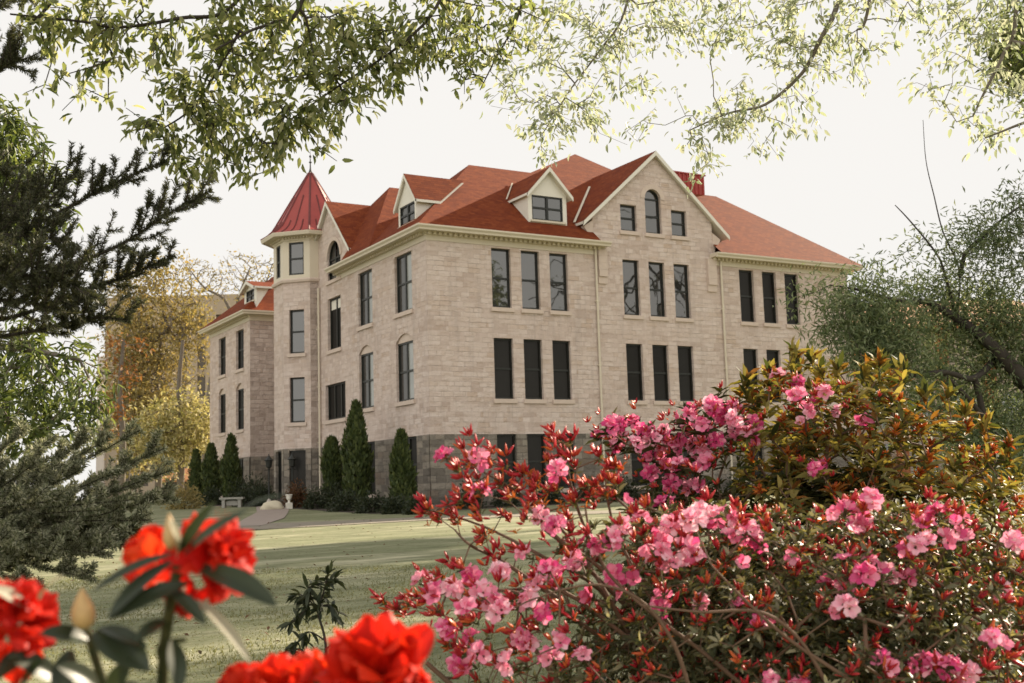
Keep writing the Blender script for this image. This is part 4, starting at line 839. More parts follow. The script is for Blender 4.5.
# ---- background: right
fr, L = box_frame(850, 1090, 74); zt = at(950, 322, 74)[2]
M['greystone'] = simple('grey_tan_stone', (.36, .30, .25), .9, .15, 1.2); M['pilaster'] = simple('russet_brick', (.28, .105, .045), .9, .15, 2)
t = thing('distant_hall', 'low grey stone hall with russet brick piers behind the feathery tree', 'building', (*fr.p(L/2, 0)[:2], 1.2))
w = MB(); hw = [(1.2+3.0*i, 2.8+3.0*i, 4.6, 6.6) for i in range(5)]+[(1.2+3.0*i, 2.8+3.0*i, 1.5, 3.6) for i in range(5)]; wall(w, fr, 0, L, 0, zt, hw, depth=.3); w.poly([fr.p(L, 0), fr.p(L, zt), fr.p(L, zt, -10), fr.p(L, 0, -10)]); w.poly([fr.p(0, 0), fr.p(0, zt), fr.p(0, zt, -10), fr.p(0, 0, -10)]); w.build('wall', M['greystone'], t)
for a in hw:
    f = MB(); f.poly([fr.p(u, z, -.28) for u, z in ((a[0], a[2]), (a[1], a[2]), (a[1], a[3]), (a[0], a[3]))]); f.build('window', M['g_sky'], t)
for i in range(6):
    p = MB(); u = .1+3.0*i; P = [fr.p(a, z, o) for o in (.25, -.05) for (a, z) in ((u, 0), (u+.75, 0), (u+.75, zt-.4), (u, zt-.4))]
    for q in ((0, 1, 2, 3), (0, 4, 5, 1), (1, 5, 6, 2), (2, 6, 7, 3), (3, 7, 4, 0)): p.poly([P[k] for k in q])
    p.build('brick_pier', M['pilaster'], t)
w = MB(); roof_poly(w, [fr.p(-.8, zt-.1, .8), fr.p(L+.8, zt-.1, .8), fr.p(L-2, zt+2.3, -5), fr.p(2, zt+2.3, -5)]); roof_poly(w, [fr.p(-.8, zt-.1, .8), fr.p(2, zt+2.3, -5), fr.p(-.8, zt-.1, -11)]); w.build('roof', M['tile'], t)
w = MB(); P = [fr.p(u, z, o) for o in (.8, .5) for (u, z) in ((-.8, zt-.4), (L+.8, zt-.4), (L+.8, zt-.12), (-.8, zt-.12))]
for q in ((0, 1, 2, 3), (0, 4, 5, 1), (2, 6, 7, 3)): w.poly([P[k] for k in q])
w.build('eaves', M['pilaster'], t)
# ================================================================== planting along the building
def at_x(px, Xw, py=490):
    dd = at(px, py, 1.)-CAM; k = (Xw-CAM[0])/dd[0]; return CAM+dd*k, k
def cypress(px, Xw, ytop, wpx, label, ymid=None, n=1500, stem=True, name='columnar_cypress', round_=False, tilt=0):
    p, dd = at_x(px, Xw); b = ground(p, -.05); H = at(px, ytop, dd)[2]-b[2]; r = wpx*.5*dd/F_PX
    t = thing(name, label, 'conifer', b, 'columnar conifers along the west front')
    h = rng.uniform(0, 1, n)**.8; prof = (np.sin(np.pi*np.clip(.12+h*.88, 0, 1))**.55) if round_ else np.minimum(1, (1-h)*1.9)**.75*(1-.25*(1-np.minimum(1, h/.2)))
    an = rng.uniform(0, 2*np.pi, n); rr = r*prof*rng.uniform(.55, 1.12, n)*(1+.22*np.sin(an*3+h*9))
    P = np.stack([rr*np.cos(an), rr*np.sin(an), .18*H+h*.82*H*.95], -1) if round_ else np.stack([rr*np.cos(an), rr*np.sin(an), .05*H+h*.95*H], -1)
    P[:, 0] += tilt*h
    D = np.stack([np.cos(an)*.45, np.sin(an)*.45, np.full(n, 1.0)], -1)+rng.normal(0, .25, (n, 3)); Nn = np.stack([np.cos(an), np.sin(an), np.full(n, .3)], -1)+rng.normal(0, .3, (n, 3))
    V, F = scatter(P+b, D, Nn, .30*rng.uniform(.6, 1.2, n), .16, LEAF4); np_obj('foliage', V, F, M['lf_cypress'], t)
    m = MB(); m.tube([b, b+A([0, 0, H*.5]), b+A([tilt*.7, 0, H*.9])], [.09, .06, .02], 6); m.build('trunk', M['bark'], t); return t
cypress(196, -3.0, 452, 12, 'small dark columnar cypress, leftmost of the row by the north wing')
cypress(211, -2.6, 446, 16, 'broad twin-tipped columnar cypress, second from the left in the row by the north wing', n=2200)
cypress(231, -2.4, 437, 16, 'tall pointed columnar cypress covering the nearest north wing window', n=2200)
cypress(332, -1.3, 437, 15, 'round-topped clipped cypress standing in front of the arched doorway', n=2200, round_=True)
cypress(357, -1.9, 404, 24, 'tallest cone-shaped cypress beside the arched doorway', n=3600)
cypress(402, -1.7, 434, 19, 'cone-shaped cypress nearest the building corner', n=2800)
def shrub(px, Xw, ytop, wpx, label, mat='lf_shrub', n=1100, group=None, pos=None, L=.16, name='shrub', ybase=None):
    if pos is None: p, dd = at_x(px, Xw)
    else: p, dd = A(pos, float), float((A(pos)-CAM)@FW)
    b = ground(p, -.05); H = max(.35, at(px, ytop, dd)[2]-b[2]) if ytop else L*6; r = wpx*.5*dd/F_PX
    t = thing(name, label, 'shrub', b, group)
    v = unit(rng.normal(0, 1, (n, 3))); v[:, 2] = np.abs(v[:, 2]); k = rng.uniform(.45, 1.08, (n, 1))*(1+.16*np.sin(v[:, :1]*7+v[:, 1:2]*5+px)); P = v*k*A([r, r*.8, H])
    V, F = scatter(P+b+A([0, 0, .04]), v+rng.normal(0, .5, (n, 3)), v+rng.normal(0, .4, (n, 3)), L*rng.uniform(.6, 1.2, n), L*.5, LEAF4); np_obj('foliage', V, F, M[mat], t)
    m = MB(); [m.tube([b, b+A([r*.35*math.cos(a), r*.35*math.sin(a), H*.55])], [.03, .012], 5) for a in np.arange(5)*1.256]; m.build('stem', M['bark'], t)
G = 'dark clipped shrubs in the bed under the west front'
for (px, Xw, yt, w) in ((300, -2.2, 492, 26), (318, -2.4, 489, 30), (345, -2.8, 494, 34), (372, -2.8, 496, 34), (395, -2.7, 499, 30), (418, -2.4, 500, 26), (335, -1.8, 486, 28)):
    shrub(px, Xw, yt, w, 'dark green mounded shrub in the bed under the west front', group=G)
shrub(296, -2.6, 485, 24, 'russet leaved shrub beside the tower door', 'lf_redshrub')
G2 = 'dark shrubs massed beside the north wing'
for (px, Xw, yt, w) in ((212, -3.4, 490, 26), (243, -2.0, 480, 28), (256, -1.8, 478, 26), (264, -2.6, 484, 22), (247, -3.2, 488, 24)): shrub(px, Xw, yt, w, 'dark rounded shrub massed between the wing and the tower', group=G2, n=1300)
shrub(184, -6.5, 486, 34, 'yellow-green low shrub at the end of the path', 'lf_yellow', L=.2)
G3 = 'low shrubs along the south wall'
for i, x in enumerate((1.2, 3.0, 5.2, 7.4, 9.4, 11.6, 13.8, 16.2, 19, 22, 25)):
    shrub(0, 0, None, 0, 'low dark shrub along the foot of the south wall', group=G3, pos=(x, -1.2, 0), L=.17) if False else None
    p = A([x, -1.3, 0]); px_, py_ = proj(A([x, -1.3, 1.7])); shrub(px_, 0, py_, 34 if x > 8 else 30, 'low dark shrub along the foot of the south wall', group=G3, pos=(x, -1.3, .7))
# ================================================================== garden things
p, dd = at_x(232, -4.4, 503); b = ground(p, 0); t = thing('stone_bench', 'small grey stone bench on the grass beside the north wing cypresses', 'bench', b)
def lbox(mb, c, sx, sy, z0, z1, ux=None):
    u = unit(A([_r[0], _r[1], 0])) if ux is None else ux; v = A([-u[1], u[0], 0]); f = lambda x, y, z: c+u*x+v*y+A([0, 0, z]); mb.box(-sx/2, sx/2, -sy/2, sy/2, z0, z1, 0, f)
M['benchstone'] = simple('weathered_grey_stone', (.30, .285, .25), .9, .2, 8)
s = MB(); lbox(s, b, 1.25, .45, .44, .54); s.build('seat', M['benchstone'], t)
for q in (-.42, .42): s = MB(); c = b+A([_r[0], _r[1], 0])*q; lbox(s, c, .16, .34, 0, .40); lbox(s, c, .24, .40, .40, .437); s.build('leg', M['benchstone'], t)
s = MB(); lbox(s, b, .60, .06, .12, .36); s.build('panel', M['benchstone'], t)
p, dd = at_x(272, -4.2, 504); b = ground(p, -.05)
v = []; ic = bmesh.new(); bmesh.ops.create_icosphere(ic, subdivisions=3, radius=1)
for q in ic.verts:
    c = q.co; k = 1+.16*math.sin(c.x*3.1+1)*math.cos(c.y*2.7)+.08*math.sin(c.z*5+c.x*4); q.co = Vector((c.x*.62*k, c.y*.4*k, (c.z*.30*k+.16 if c.z > -.6 else 0)))
me = bpy.data.meshes.new('boulder'); ic.to_mesh(me); ic.free(); me.polygons.foreach_set('use_smooth', [True]*len(me.polygons)); M['paleRock'] = simple('pale_cream_rock', (.52, .46, .34), .9, .15, 5); me.materials.append(M['paleRock'])
o = link(bpy.data.objects.new('boulder', me)); o.location = b; o.rotation_euler = (0, 0, -.5); tag(o, 'pale cream boulder at the end of the entrance path', 'boulder')
def lamp(px, Xw, label):
    p, dd = at_x(px, Xw); b = ground(p, 0); t = thing('garden_lamp', label, 'lamp post', b, 'dark lamps beside the tower entrance')
    m = MB(); m.lathe([(.20, 0), (.18, .12), (.12, .3), (.07, .42)], b, 10); m.build('pedestal', M['paleconc'], t)
    m = MB(); m.lathe([(.07, .42), (.05, .5), (.045, 1.9), (.07, 1.95), (.05, 2.0)], b, 8); m.tube([b+A([-.25, 0, 1.9]), b+A([.25, 0, 1.9])], .02, 5); m.build('post', M['frame'], t)
    m = MB(); m.lathe([(.09, 2.0), (.15, 2.06), (.19, 2.36), (.26, 2.40), (.10, 2.56), (.03, 2.66), (.02, 2.75)], b, 8); m.build('lantern', M['frame'], t)
lamp(269, -2.8, 'dark lantern post on a pale foot, left of the tower door'); lamp(292.5, -2.6, 'dark lantern post on a pale foot, right in front of the tower door')
p, dd = at_x(289, -3.4, 500); b = ground(p, 0); t = thing('garden_urn', 'small white garden urn beside the russet shrub', 'urn', b)
m = MB(); m.box(b[0]-.13, b[0]+.13, b[1]-.13, b[1]+.13, b[2], b[2]+.3); m.build('plinth', M['white'], t); m = MB(); m.lathe([(.08, .3), (.05, .36), (.06, .40), (.13, .5), (.15, .62), (.18, .68), (.16, .7), (.12, .68)], b, 12); m.build('bowl', M['white'], t)
# ================================================================== azaleas and rhododendrons
def petal_grid(n_l, n_w, L, W, flare, ruffle, ph):
    V = []
    for i in range(n_l+1):
        t = i/n_l; w = W*(.16+.84*math.sin(math.pi*min(1, t*.86+.02))**.8) if t < .97 else W*.42
        r = .12*L+L*(t*.55+.35*t*t*flare); z = L*(.95*t-.62*flare*t*t)
        for j in range(n_w+1):
            s = j/n_w-.5; V.append((r+.04*L*math.cos(s*9+ph)*t*ruffle, s*w, z+L*.10*ruffle*math.sin(s*8+ph)*t*t-L*.25*abs(s)*t*.5))
    F = [[i*(n_w+1)+j, i*(n_w+1)+j+1, (i+1)*(n_w+1)+j+1, (i+1)*(n_w+1)+j] for i in range(n_l) for j in range(n_w)]
    return A(V), A(F)
def rot_to(z):
    z = unit(A(z, float)); h = A([0, 0, 1.]) if abs(z[2]) < .95 else A([1., 0, 0]); x = unit(np.cross(h, z)); return np.stack([x, np.cross(z, x), z], 1)
def flower(L, W, flare, ruffle, npet=5, nl=3, nw=3):
    Vs, Fs, o = [], [], 0
    a0 = rng.uniform(0, 6.28)
    for k in range(npet):
        V, Fq = petal_grid(nl, nw, L*rng.uniform(.9, 1.08), W*rng.uniform(.9, 1.1), flare*rng.uniform(.75, 1.15), ruffle, rng.uniform(0, 6)); a = a0+k*2*math.pi/npet+rng.normal(0, .08); c, s = math.cos(a), math.sin(a)
        Vs.append(V@A([[c, s, 0], [-s, c, 0], [0, 0, 1]])); Fs.append(Fq+o); o += len(V)
    # stamens
    st, sf = [], []
    for k in range(5):
        d = unit(A([rng.normal(0, .22), rng.normal(0, .22), 1.])); e = A([.012*L, 0, 0]); st += [-e, e, d*L*1.15]; sf.append([o, o+1, o+2]); o += 3
    return np.concatenate(Vs), np.concatenate(Fs), A(st), A(sf)
def cluster_mesh(name, nf, R, L, W, flare, ruffle, mat, nl=3, nw=3, spread=1.0, npet=5):
    V, Q, T, o, st = [], [], [], 0, []
    for k in range(nf):
        z = unit(A([rng.normal(0, .75*spread), rng.normal(0, .75*spread), rng.uniform(.35, 1.0)])); v, q, s, sf = flower(L, W, flare, ruffle, npet, nl, nw); Rm = rot_to(z); h = R*rng.uniform(.5, 1)
        al = np.concatenate([v, s]); V.append(al@Rm.T+z*h); Q.append(q+o); T.append(sf+o); o += len(al); st.append(z*(h+.12*L))
    nq, nt_ = sum(len(x) for x in Q), sum(len(x) for x in T); c0 = A([(.0012, 0, -.012), (-.0006, .001, -.012), (-.0006, -.001, -.012)]); V.append(c0); base = o; o += 3; G = []   # the flower stalks meet at the twig
    for e in st:
        V.append(e+c0*A([1, 1, 0])*1.5); G += [(base+i, base+(i+1) % 3, o+(i+1) % 3, o+i) for i in range(3)]; o += 3
    return np_mesh(name, np.concatenate(V), [np.concatenate(Q), A(G), np.concatenate(T)], [mat, M['lf_azalea']], smooth=True, mi=[0]*nq+[1]*len(G)+[0]*nt_)
PINK = [cluster_mesh('flower_cluster', nf, .030, .031*s, .026*s, fl, 1.0, M['pink']) for nf, s, fl in ((5, 1, 1.0), (4, 1.05, .8), (6, .95, .7), (3, 1.1, 1.0), (4, .9, .4), (3, 1.1, .7))]
SPIND = (A([(0, 0, 0), (.35, .5, 0), (.35, -.25, .43), (.35, -.25, -.43), (.8, .28, 0), (.8, -.14, .24), (.8, -.14, -.24), (1, 0, 0)], float), [A([(0, 2, 1), (0, 3, 2), (0, 1, 3), (4, 5, 7), (5, 6, 7), (6, 4, 7)]), A([(1, 2, 5, 4), (2, 3, 6, 5), (3, 1, 4, 6)])])
def spindles(P, D, L, W):
    D = unit(D); h = np.where(np.abs(D[:, 2:3]) < .9, A([0, 0, 1.]), A([1., 0, 0])); u = unit(np.cross(D, h)); w = np.cross(D, u); tv, tf = SPIND; n = len(P)
    V = P[:, None]+tv[None, :, 0, None]*L[:, None, None]*D[:, None]+tv[None, :, 1, None]*W[:, None, None]*u[:, None]+tv[None, :, 2, None]*W[:, None, None]*w[:, None]
    return V.reshape(-1, 3), [(f[None]+(np.arange(n)*len(tv))[:, None, None]).reshape(-1, f.shape[1]) for f in tf]
def dome(px, d, rl, rf, H, n, poly, inner=.5, zmin=.25, dens=None):
    c = lat((px-512)/F_PX*d, d); out = []; f2 = unit(A([FW[0], FW[1], 0])); 
    while len(out) < n:
        v = unit(rng.normal(0, 1, (4000, 3))); v[:, 2] = np.abs(v[:, 2]); k = rng.uniform(inner**3, 1, (4000, 1))**(1/3); v = v*k*1.08
        P = c+v[:, :1]*_r*rl+v[:, 1:2]*f2*rf+v[:, 2:3]*A([0, 0, H])
        for p in P:
            if p[2] < zmin: continue
            q = proj(p)
            if in_poly(q[0], q[1], poly) and (dens is None or rng.uniform() < dens(*q)): out.append(p)
            if len(out) >= n: break
    return A(out), c
def whorl(tips, dirs, m, L, W, open_=.9, droop=.15, up=0.):
    n = len(tips); an = (np.arange(m)[None]*2*np.pi/m+rng.uniform(0, 6.28, (n, 1))+rng.normal(0, .25, (n, m)))
    h = np.where(np.abs(dirs[:, 2:3]) < .9, A([0, 0, 1.]), A([1., 0, 0])); u = unit(np.cross(dirs, h)); w = np.cross(dirs, u)
    D = np.cos(an)[..., None]*u[:, None]+np.sin(an)[..., None]*w[:, None]; el = rng.normal(open_, .3, (n, m, 1)); D = unit(D*np.sin(el)+dirs[:, None]*np.cos(el)+A([0, 0, -droop+up]))
    P = tips[:, None]-dirs[:, None]*rng.uniform(0, .5, (n, m, 1))*L; Nn = unit(dirs[:, None]+D*-.2+rng.normal(0, .3, (n, m, 3)))
    l = (L*rng.uniform(.65, 1.15, (n, m))).ravel(); return scatter(P.reshape(-1, 3), D.reshape(-1, 3), Nn.reshape(-1, 3), l, l*W, LEAF7)
def join(parts):
    Vs, Fs, o = [], {}, 0
    for V, F in parts:
        for f in F: Fs.setdefault(f.shape[1], []).append(f+o)
        Vs.append(V); o += len(V)
    return np.concatenate(Vs), [np.concatenate(v) for v in Fs.values()]
def put_clusters(parent, items, meshes, face, mat=None, sc=(.85, 1.2)):
    off = origin_of(parent)
    for p, d in items:
        o = link(bpy.data.objects.new('flower_cluster', meshes[rng.integers(len(meshes))]), parent); z = unit(d+rng.normal(0, .25, 3)); Rm = rot_to(z); a = rng.uniform(0, 6.28); c, s = math.cos(a), math.sin(a)
        Rm = Rm@A([[c, -s, 0], [s, c, 0], [0, 0, 1]]); k = rng.uniform(*sc)
        o.matrix_local = Matrix([[*(Rm[i]*k), p[i]-off[i]] for i in range(3)]+[[0, 0, 0, 1]])
def buds(pos, dirs, m, L, W, open_=.55):
    n = len(pos); dd = unit(dirs[:, None]+rng.normal(0, open_, (n, m, 3))); P = pos[:, None]+dd*.004; l = (L*rng.uniform(.6, 1.25, (n, m))).ravel(); return spindles(P.reshape(-1, 3), dd.reshape(-1, 3), l, l*W)
OUT = lambda P, c, H: unit((P-(c+A([0, 0, H*.25])))*A([1, 1, 1.2])+A([0, 0, .15]))
TOCAM = lambda P: unit(CAM-P)
# ---- rear rhododendron with pink heads on its left and bronze leaves on its right
polyB = [(598, 430), (612, 412), (650, 418), (690, 402), (722, 388), (760, 378), (785, 358), (800, 352), (822, 366), (838, 384), (862, 384), (880, 364), (900, 372), (920, 402), (950, 416), (982, 434), (1004, 452), (1020, 480), (1040, 560), (1040, 620), (640, 620), (620, 520), (606, 460)]
dB_ = 5.7
att, c = dome(826, dB_, 1.30, .85, 2.05, 1150, polyB, .45, .9)
tB = thing('rhododendron', 'tall bronze-leaved rhododendron with pink heads at its left, behind the front azalea', 'shrub', ground(c, 0))
b = ground(c, -.1); roots = [lim([b, b+A([.1*i-.25, .08*i-.1, .5]), c+_r*(.30*i-.9)+A([0, 0, 1.05+.1*(i % 2)])], .035, .014) for i in range(7)]
fl = [(607, 432), (622, 428), (640, 430), (655, 442), (668, 448), (690, 428), (702, 440), (712, 408), (726, 412), (740, 420), (735, 436), (748, 430), (706, 424), (720, 445), (760, 440), (680, 468), (672, 478), (692, 488), (700, 470), (662, 470), (700, 455), (672, 505), (784, 384), (796, 378), (806, 398), (820, 404), (832, 402), (842, 410), (798, 412), (866, 420), (800, 425), (668, 435), (648, 460), (820, 470), (815, 480), (690, 412), (632, 445), (616, 442)]
FB = []
for (x, y) in fl:
    for q in range(2 if x < 760 else 1): FB.append(at(x+rng.normal(0, 5), y+rng.normal(0, 4), dB_-.62+rng.uniform(-.1, .25)))
FB = A(FB)
SH = A([at(x, y, dB_+rng.uniform(-.3, .3)) for x, y in ((795, 351), (812, 357), (838, 371), (880, 361), (903, 369), (770, 374), (948, 396), (986, 424), (866, 373), (925, 392), (745, 380), (1008, 445), (890, 380), (822, 372), (965, 412), (1016, 470))])
N, par, load, tips, rad, n0 = skeleton(roots, np.concatenate([att, FB, SH]), .16, .12, 0, .15)
limbs('branch', N, par, load, rad, n0, .0025, M['twig'], tB, .36, 5, .022)
T = N[tips]; D = OUT(T, c, 2.0); q = A([proj(p) for p in T])
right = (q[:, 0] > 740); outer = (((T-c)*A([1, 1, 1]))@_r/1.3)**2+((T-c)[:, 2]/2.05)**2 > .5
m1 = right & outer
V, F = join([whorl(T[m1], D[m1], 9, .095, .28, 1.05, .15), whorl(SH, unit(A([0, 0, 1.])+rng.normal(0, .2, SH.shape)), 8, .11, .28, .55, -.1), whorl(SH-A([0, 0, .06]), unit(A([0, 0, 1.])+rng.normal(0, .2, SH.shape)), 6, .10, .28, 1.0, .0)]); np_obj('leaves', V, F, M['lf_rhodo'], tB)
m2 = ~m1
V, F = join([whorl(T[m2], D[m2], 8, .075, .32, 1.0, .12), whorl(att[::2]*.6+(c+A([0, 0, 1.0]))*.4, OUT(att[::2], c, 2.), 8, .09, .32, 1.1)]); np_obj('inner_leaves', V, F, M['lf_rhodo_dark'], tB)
put_clusters(tB, [(p, unit(OUT(p[None], c, 2.)[0]*.7+TOCAM(p)*.8+A([0, 0, .2]))) for p in FB[:98]], PINK, None)
sel = T[m1][rng.uniform(size=m1.sum()) < .32]
V, F = join([buds(sel+A([0, 0, .01]), OUT(sel, c, 2.), 9, .040, .32, .6), whorl(sel, OUT(sel, c, 2.), 8, .045, .35, .7)]); o = tag(np_obj('bracts', V, F, M['bract'], tB), kind='stuff')
sel = np.concatenate([FB+rng.normal(0, .05, FB.shape) for _ in range(3)]+[att[m2[:len(att)]][::9]] if False else [FB+rng.normal(0, .05, FB.shape) for _ in range(3)])
V, F = buds(sel, OUT(sel, c, 2.), 5, .032, .30); tag(np_obj('buds', V, F, M['bud'], tB), kind='stuff')
# ---- front azalea
polyA = [(470, 700), (450, 640), (455, 600), (500, 585), (520, 555), (560, 530), (600, 520), (640, 505), (700, 500), (760, 512), (830, 505), (880, 500), (930, 495), (980, 500), (1040, 480), (1060, 720)]
dA = 4.1
dn = lambda x, y: 1.0 if x > 640 else .55
att, c = dome(770, dA, 1.5, .85, 1.62, 1900, polyA, .4, .55, dn)
tA = thing('azalea', 'wide pink azalea with crimson buds and pale leaves filling the lower right foreground', 'shrub', ground(c, 0))
b = ground(c, -.1); roots = [lim([b, c+_r*(.2*i-.7)+A([0, 0, .5]), c+_r*(.36*i-1.25)+FW*(-.15*(i % 3))+A([0, 0, 1.0+.1*(i % 2)])], .024, .008) for i in range(8)]
stems = [[(640, 660), (610, 600), (575, 545), (530, 500), (480, 470)], [(640, 650), (600, 590), (540, 555), (480, 525), (430, 510)], [(660, 650), (600, 560), (575, 500), (563, 444)], [(620, 650), (540, 600), (470, 590), (385, 606)], [(630, 640), (560, 590), (500, 590), (436, 582)], [(680, 640), (640, 580), (612, 520), (604, 462)], [(640, 620), (560, 540), (520, 500), (500, 488)], [(650, 610), (590, 560), (545, 530), (545, 512)], [(560, 600), (500, 560), (470, 545), (455, 530)]]
for s in stems: roots.append(lim([at(x, y, dA-.25-.1*math.sin(i+x)) for i, (x, y) in enumerate(s)], .009, .003, 4))
roots.append(lim([at(x, y, dA-.75) for x, y in ((690, 690), (672, 640), (640, 600), (600, 585), (560, 590))], .007, .003)); roots.append(lim([at(x, y, dA-.8) for x, y in ((830, 690), (800, 640), (760, 612), (700, 612), (640, 605))], .007, .003)); roots.append(lim([at(x, y, dA-.8) for x, y in ((850, 680), (790, 640), (745, 600), (712, 566))], .007, .003)); roots.append(lim([at(x, y, dA-.6) for x, y in ((760, 700), (700, 650), (660, 620), (610, 575), (590, 530), (585, 505))], .008, .003))
fl = [(430, 582), (443, 596), (455, 588), (468, 604), (485, 598), (500, 575), (520, 560), (535, 592), (530, 600), (545, 573), (560, 580), (556, 527), (545, 520), (575, 560), (610, 548), (628, 528), (640, 522), (655, 540), (662, 555), (668, 525), (690, 520), (700, 516), (712, 525), (730, 520), (745, 530), (755, 540), (676, 565), (690, 560), (735, 545), (615, 570), (590, 545), (470, 640), (480, 655), (500, 620), (515, 635), (530, 655), (468, 660), (455, 625), (540, 610), (470, 575), (498, 600), (590, 600), (845, 515), (865, 520), (872, 560), (880, 575), (860, 575), (838, 600), (845, 588), (828, 590), (850, 608), (925, 528), (940, 522), (955, 525), (965, 532), (930, 545), (915, 548), (945, 545), (910, 580), (905, 560), (890, 662), (925, 662), (940, 672), (955, 665), (970, 680), (905, 675), (780, 678), (800, 690), (760, 628), (450, 462), (473, 463), (478, 493), (660, 600), (700, 600), (735, 610), (560, 640), (585, 660), (545, 660), (510, 668), (1015, 540), (1000, 590), (560, 470), (990, 640), (870, 500)]
FA = A([at(x+rng.normal(0, 3), y+rng.normal(0, 3), dA-.55+rng.uniform(-.15, .2)-(.15 if y > 600 else 0)) for x, y in fl])
bd = [(430, 512), (445, 505), (462, 500), (478, 512), (470, 465), (490, 460), (500, 484), (486, 490), (520, 470), (535, 478), (556, 440), (563, 448), (548, 486), (560, 500), (530, 490), (505, 470), (440, 518), (455, 520), (380, 602), (392, 612), (412, 608), (420, 595), (440, 575), (545, 512), (530, 500), (600, 460), (605, 480), (615, 470), (590, 500), (575, 520), (600, 500), (620, 495), (490, 540), (480, 530), (560, 545), (545, 560), (520, 545), (580, 548), (600, 560), (460, 570), (500, 560), (440, 610), (470, 625), (450, 640), (510, 600), (565, 440), (558, 455), (575, 470), (586, 488), (548, 466), (520, 485), (572, 505), (616, 488), (480, 478), (462, 470), (510, 500), (497, 515), (528, 520)]
BD = A([at(x+rng.normal(0, 3), y+rng.normal(0, 3), dA-.3+rng.uniform(-.2, .2)) for x, y in bd])
N, par, load, tips, rad, n0 = skeleton(roots, np.concatenate([att, FA, BD]), .12, .12, 0, .1)
limbs('branch', N, par, load, rad, n0, .0016, M['twig'], tA, .36, 5, .014)
T = N[tips]; D = OUT(T, c, 1.6); q = A([proj(p) for p in T]); lp = q[:, 0] > 560
V, F = join([whorl(T[lp], D[lp], 8, .042, .36, .95, .05), whorl(T[~lp], D[~lp], 5, .034, .34, .9, .05), whorl(att*.7+(c+A([0, 0, .75]))*.3, OUT(att, c, 1.6), 9, .045, .36, 1.1)]); np_obj('leaves', V, F, M['lf_azalea'], tA)
EXT = A([f+rng.normal(0, .03, 3) for f in FA[::2]]+[f+rng.normal(0, .05, 3) for f in FA[20:45]]); EXT = A([e for e in EXT if proj(e)[0] > 600])
put_clusters(tA, [(p, unit(OUT(p[None], c, 1.6)[0]*.6+TOCAM(p)*.8+A([0, 0, .25]))) for p in FA[:99]], PINK, None, sc=(.75, 1.05))
Vs, Qs, Ts, o_ = [], [], [], 0
for f in EXT:
    v, q_, s_, sf = flower(.029*rng.uniform(.8, 1.1), .025, rng.uniform(.4, 1), 1.0); Rm = rot_to(unit(OUT(f[None], c, 1.6)[0]*.6+TOCAM(f)*.6+rng.normal(0, .5, 3))); al = np.concatenate([v, s_]); Vs.append(al@Rm.T+f); Qs.append(q_+o_); Ts.append(sf+o_); o_ += len(al)
tag(np_obj('small_flowers', np.concatenate(Vs), [np.concatenate(Qs), np.concatenate(Ts)], M['pink'], tA, smooth=True), kind='stuff')
z = rng.uniform(size=len(att)) < .30
BP = np.concatenate([BD, BD+rng.normal(0, .016, BD.shape), BD+rng.normal(0, .022, BD.shape), FA+rng.normal(0, .03, FA.shape), FA+rng.normal(0, .04, FA.shape), att[z]+D[:1]*0])
V, F = buds(BP, OUT(BP, c, 1.6), 6, .040, .30); tag(np_obj('buds', V, F, M['bud'], tA), kind='stuff')
BP2 = np.concatenate([BD+rng.normal(0, .02, BD.shape), att[z][::2]]); V, F = whorl(BP2, OUT(BP2, c, 1.6), 5, .03, .3, .9); tag(np_obj('bracts', V, F, M['bract'], tA), kind='stuff')
# ---- dark sapling on the lawn
b = gat(322, 676); dd = float((b-CAM)@FW); dd = 5.2; b = ground(at(322, 600, dd), 0)
t = thing('dark_sapling', 'small dark-leaved sapling standing alone on the lawn between the red flowers', 'sapling', b)
S = [lim([b, at(326, 680, dd), at(325, 640, dd), at(318, 612, dd), at(322, 598, dd), at(328, 575, dd)], .008, .003, 5), lim([at(321, 618, dd), at(308, 598, dd), at(298, 595, dd)], .004, .002, 4), lim([at(318, 610, dd), at(310, 605, dd), at(300, 616, dd), at(292, 622, dd)], .004, .002, 4), lim([at(322, 606, dd), at(330, 605, dd), at(336, 614, dd)], .004, .002, 4), lim([at(318, 612, dd), at(309, 590, dd), at(312, 586, dd), at(334, 580, dd)], .003, .002, 4), lim([at(324, 640, dd), at(310, 632, dd), at(300, 640, dd), at(292, 650, dd)], .004, .002, 4), lim([at(325, 650, dd), at(338, 640, dd), at(346, 646, dd)], .004, .002, 4), lim([at(325, 660, dd), at(305, 652, dd), at(290, 658, dd)], .004, .002, 4)]
m = MB(); [m.tube(p, r, 6) for p, r in S]; m.build('stem', M['bark'], t)
P, D = [], []
for p, r in S:
    C = A(p); st = 14 if C is A(S[0][0]) else 4
    for k in range(max(2, len(C)//3) if len(C) < 20 else 14, len(C)-1):
        for q in range(3): P.append(C[k]+rng.normal(0, .005, 3)); D.append(unit(C[k+1]-C[k])*.4+rng.normal(0, .6, 3)-UP*.45)
    for q in range(5): P.append(C[-1]); D.append(unit(C[-1]-C[-2])*.7+rng.normal(0, .6, 3)-UP*.2)
n = len(P); leaves('leaves', P, D, unit(A([0, 0, 1])+rng.normal(0, .5, (n, 3))), .075*rng.uniform(.7, 1.15, n), .022, LEAF7, M['lf_shrub'], t)
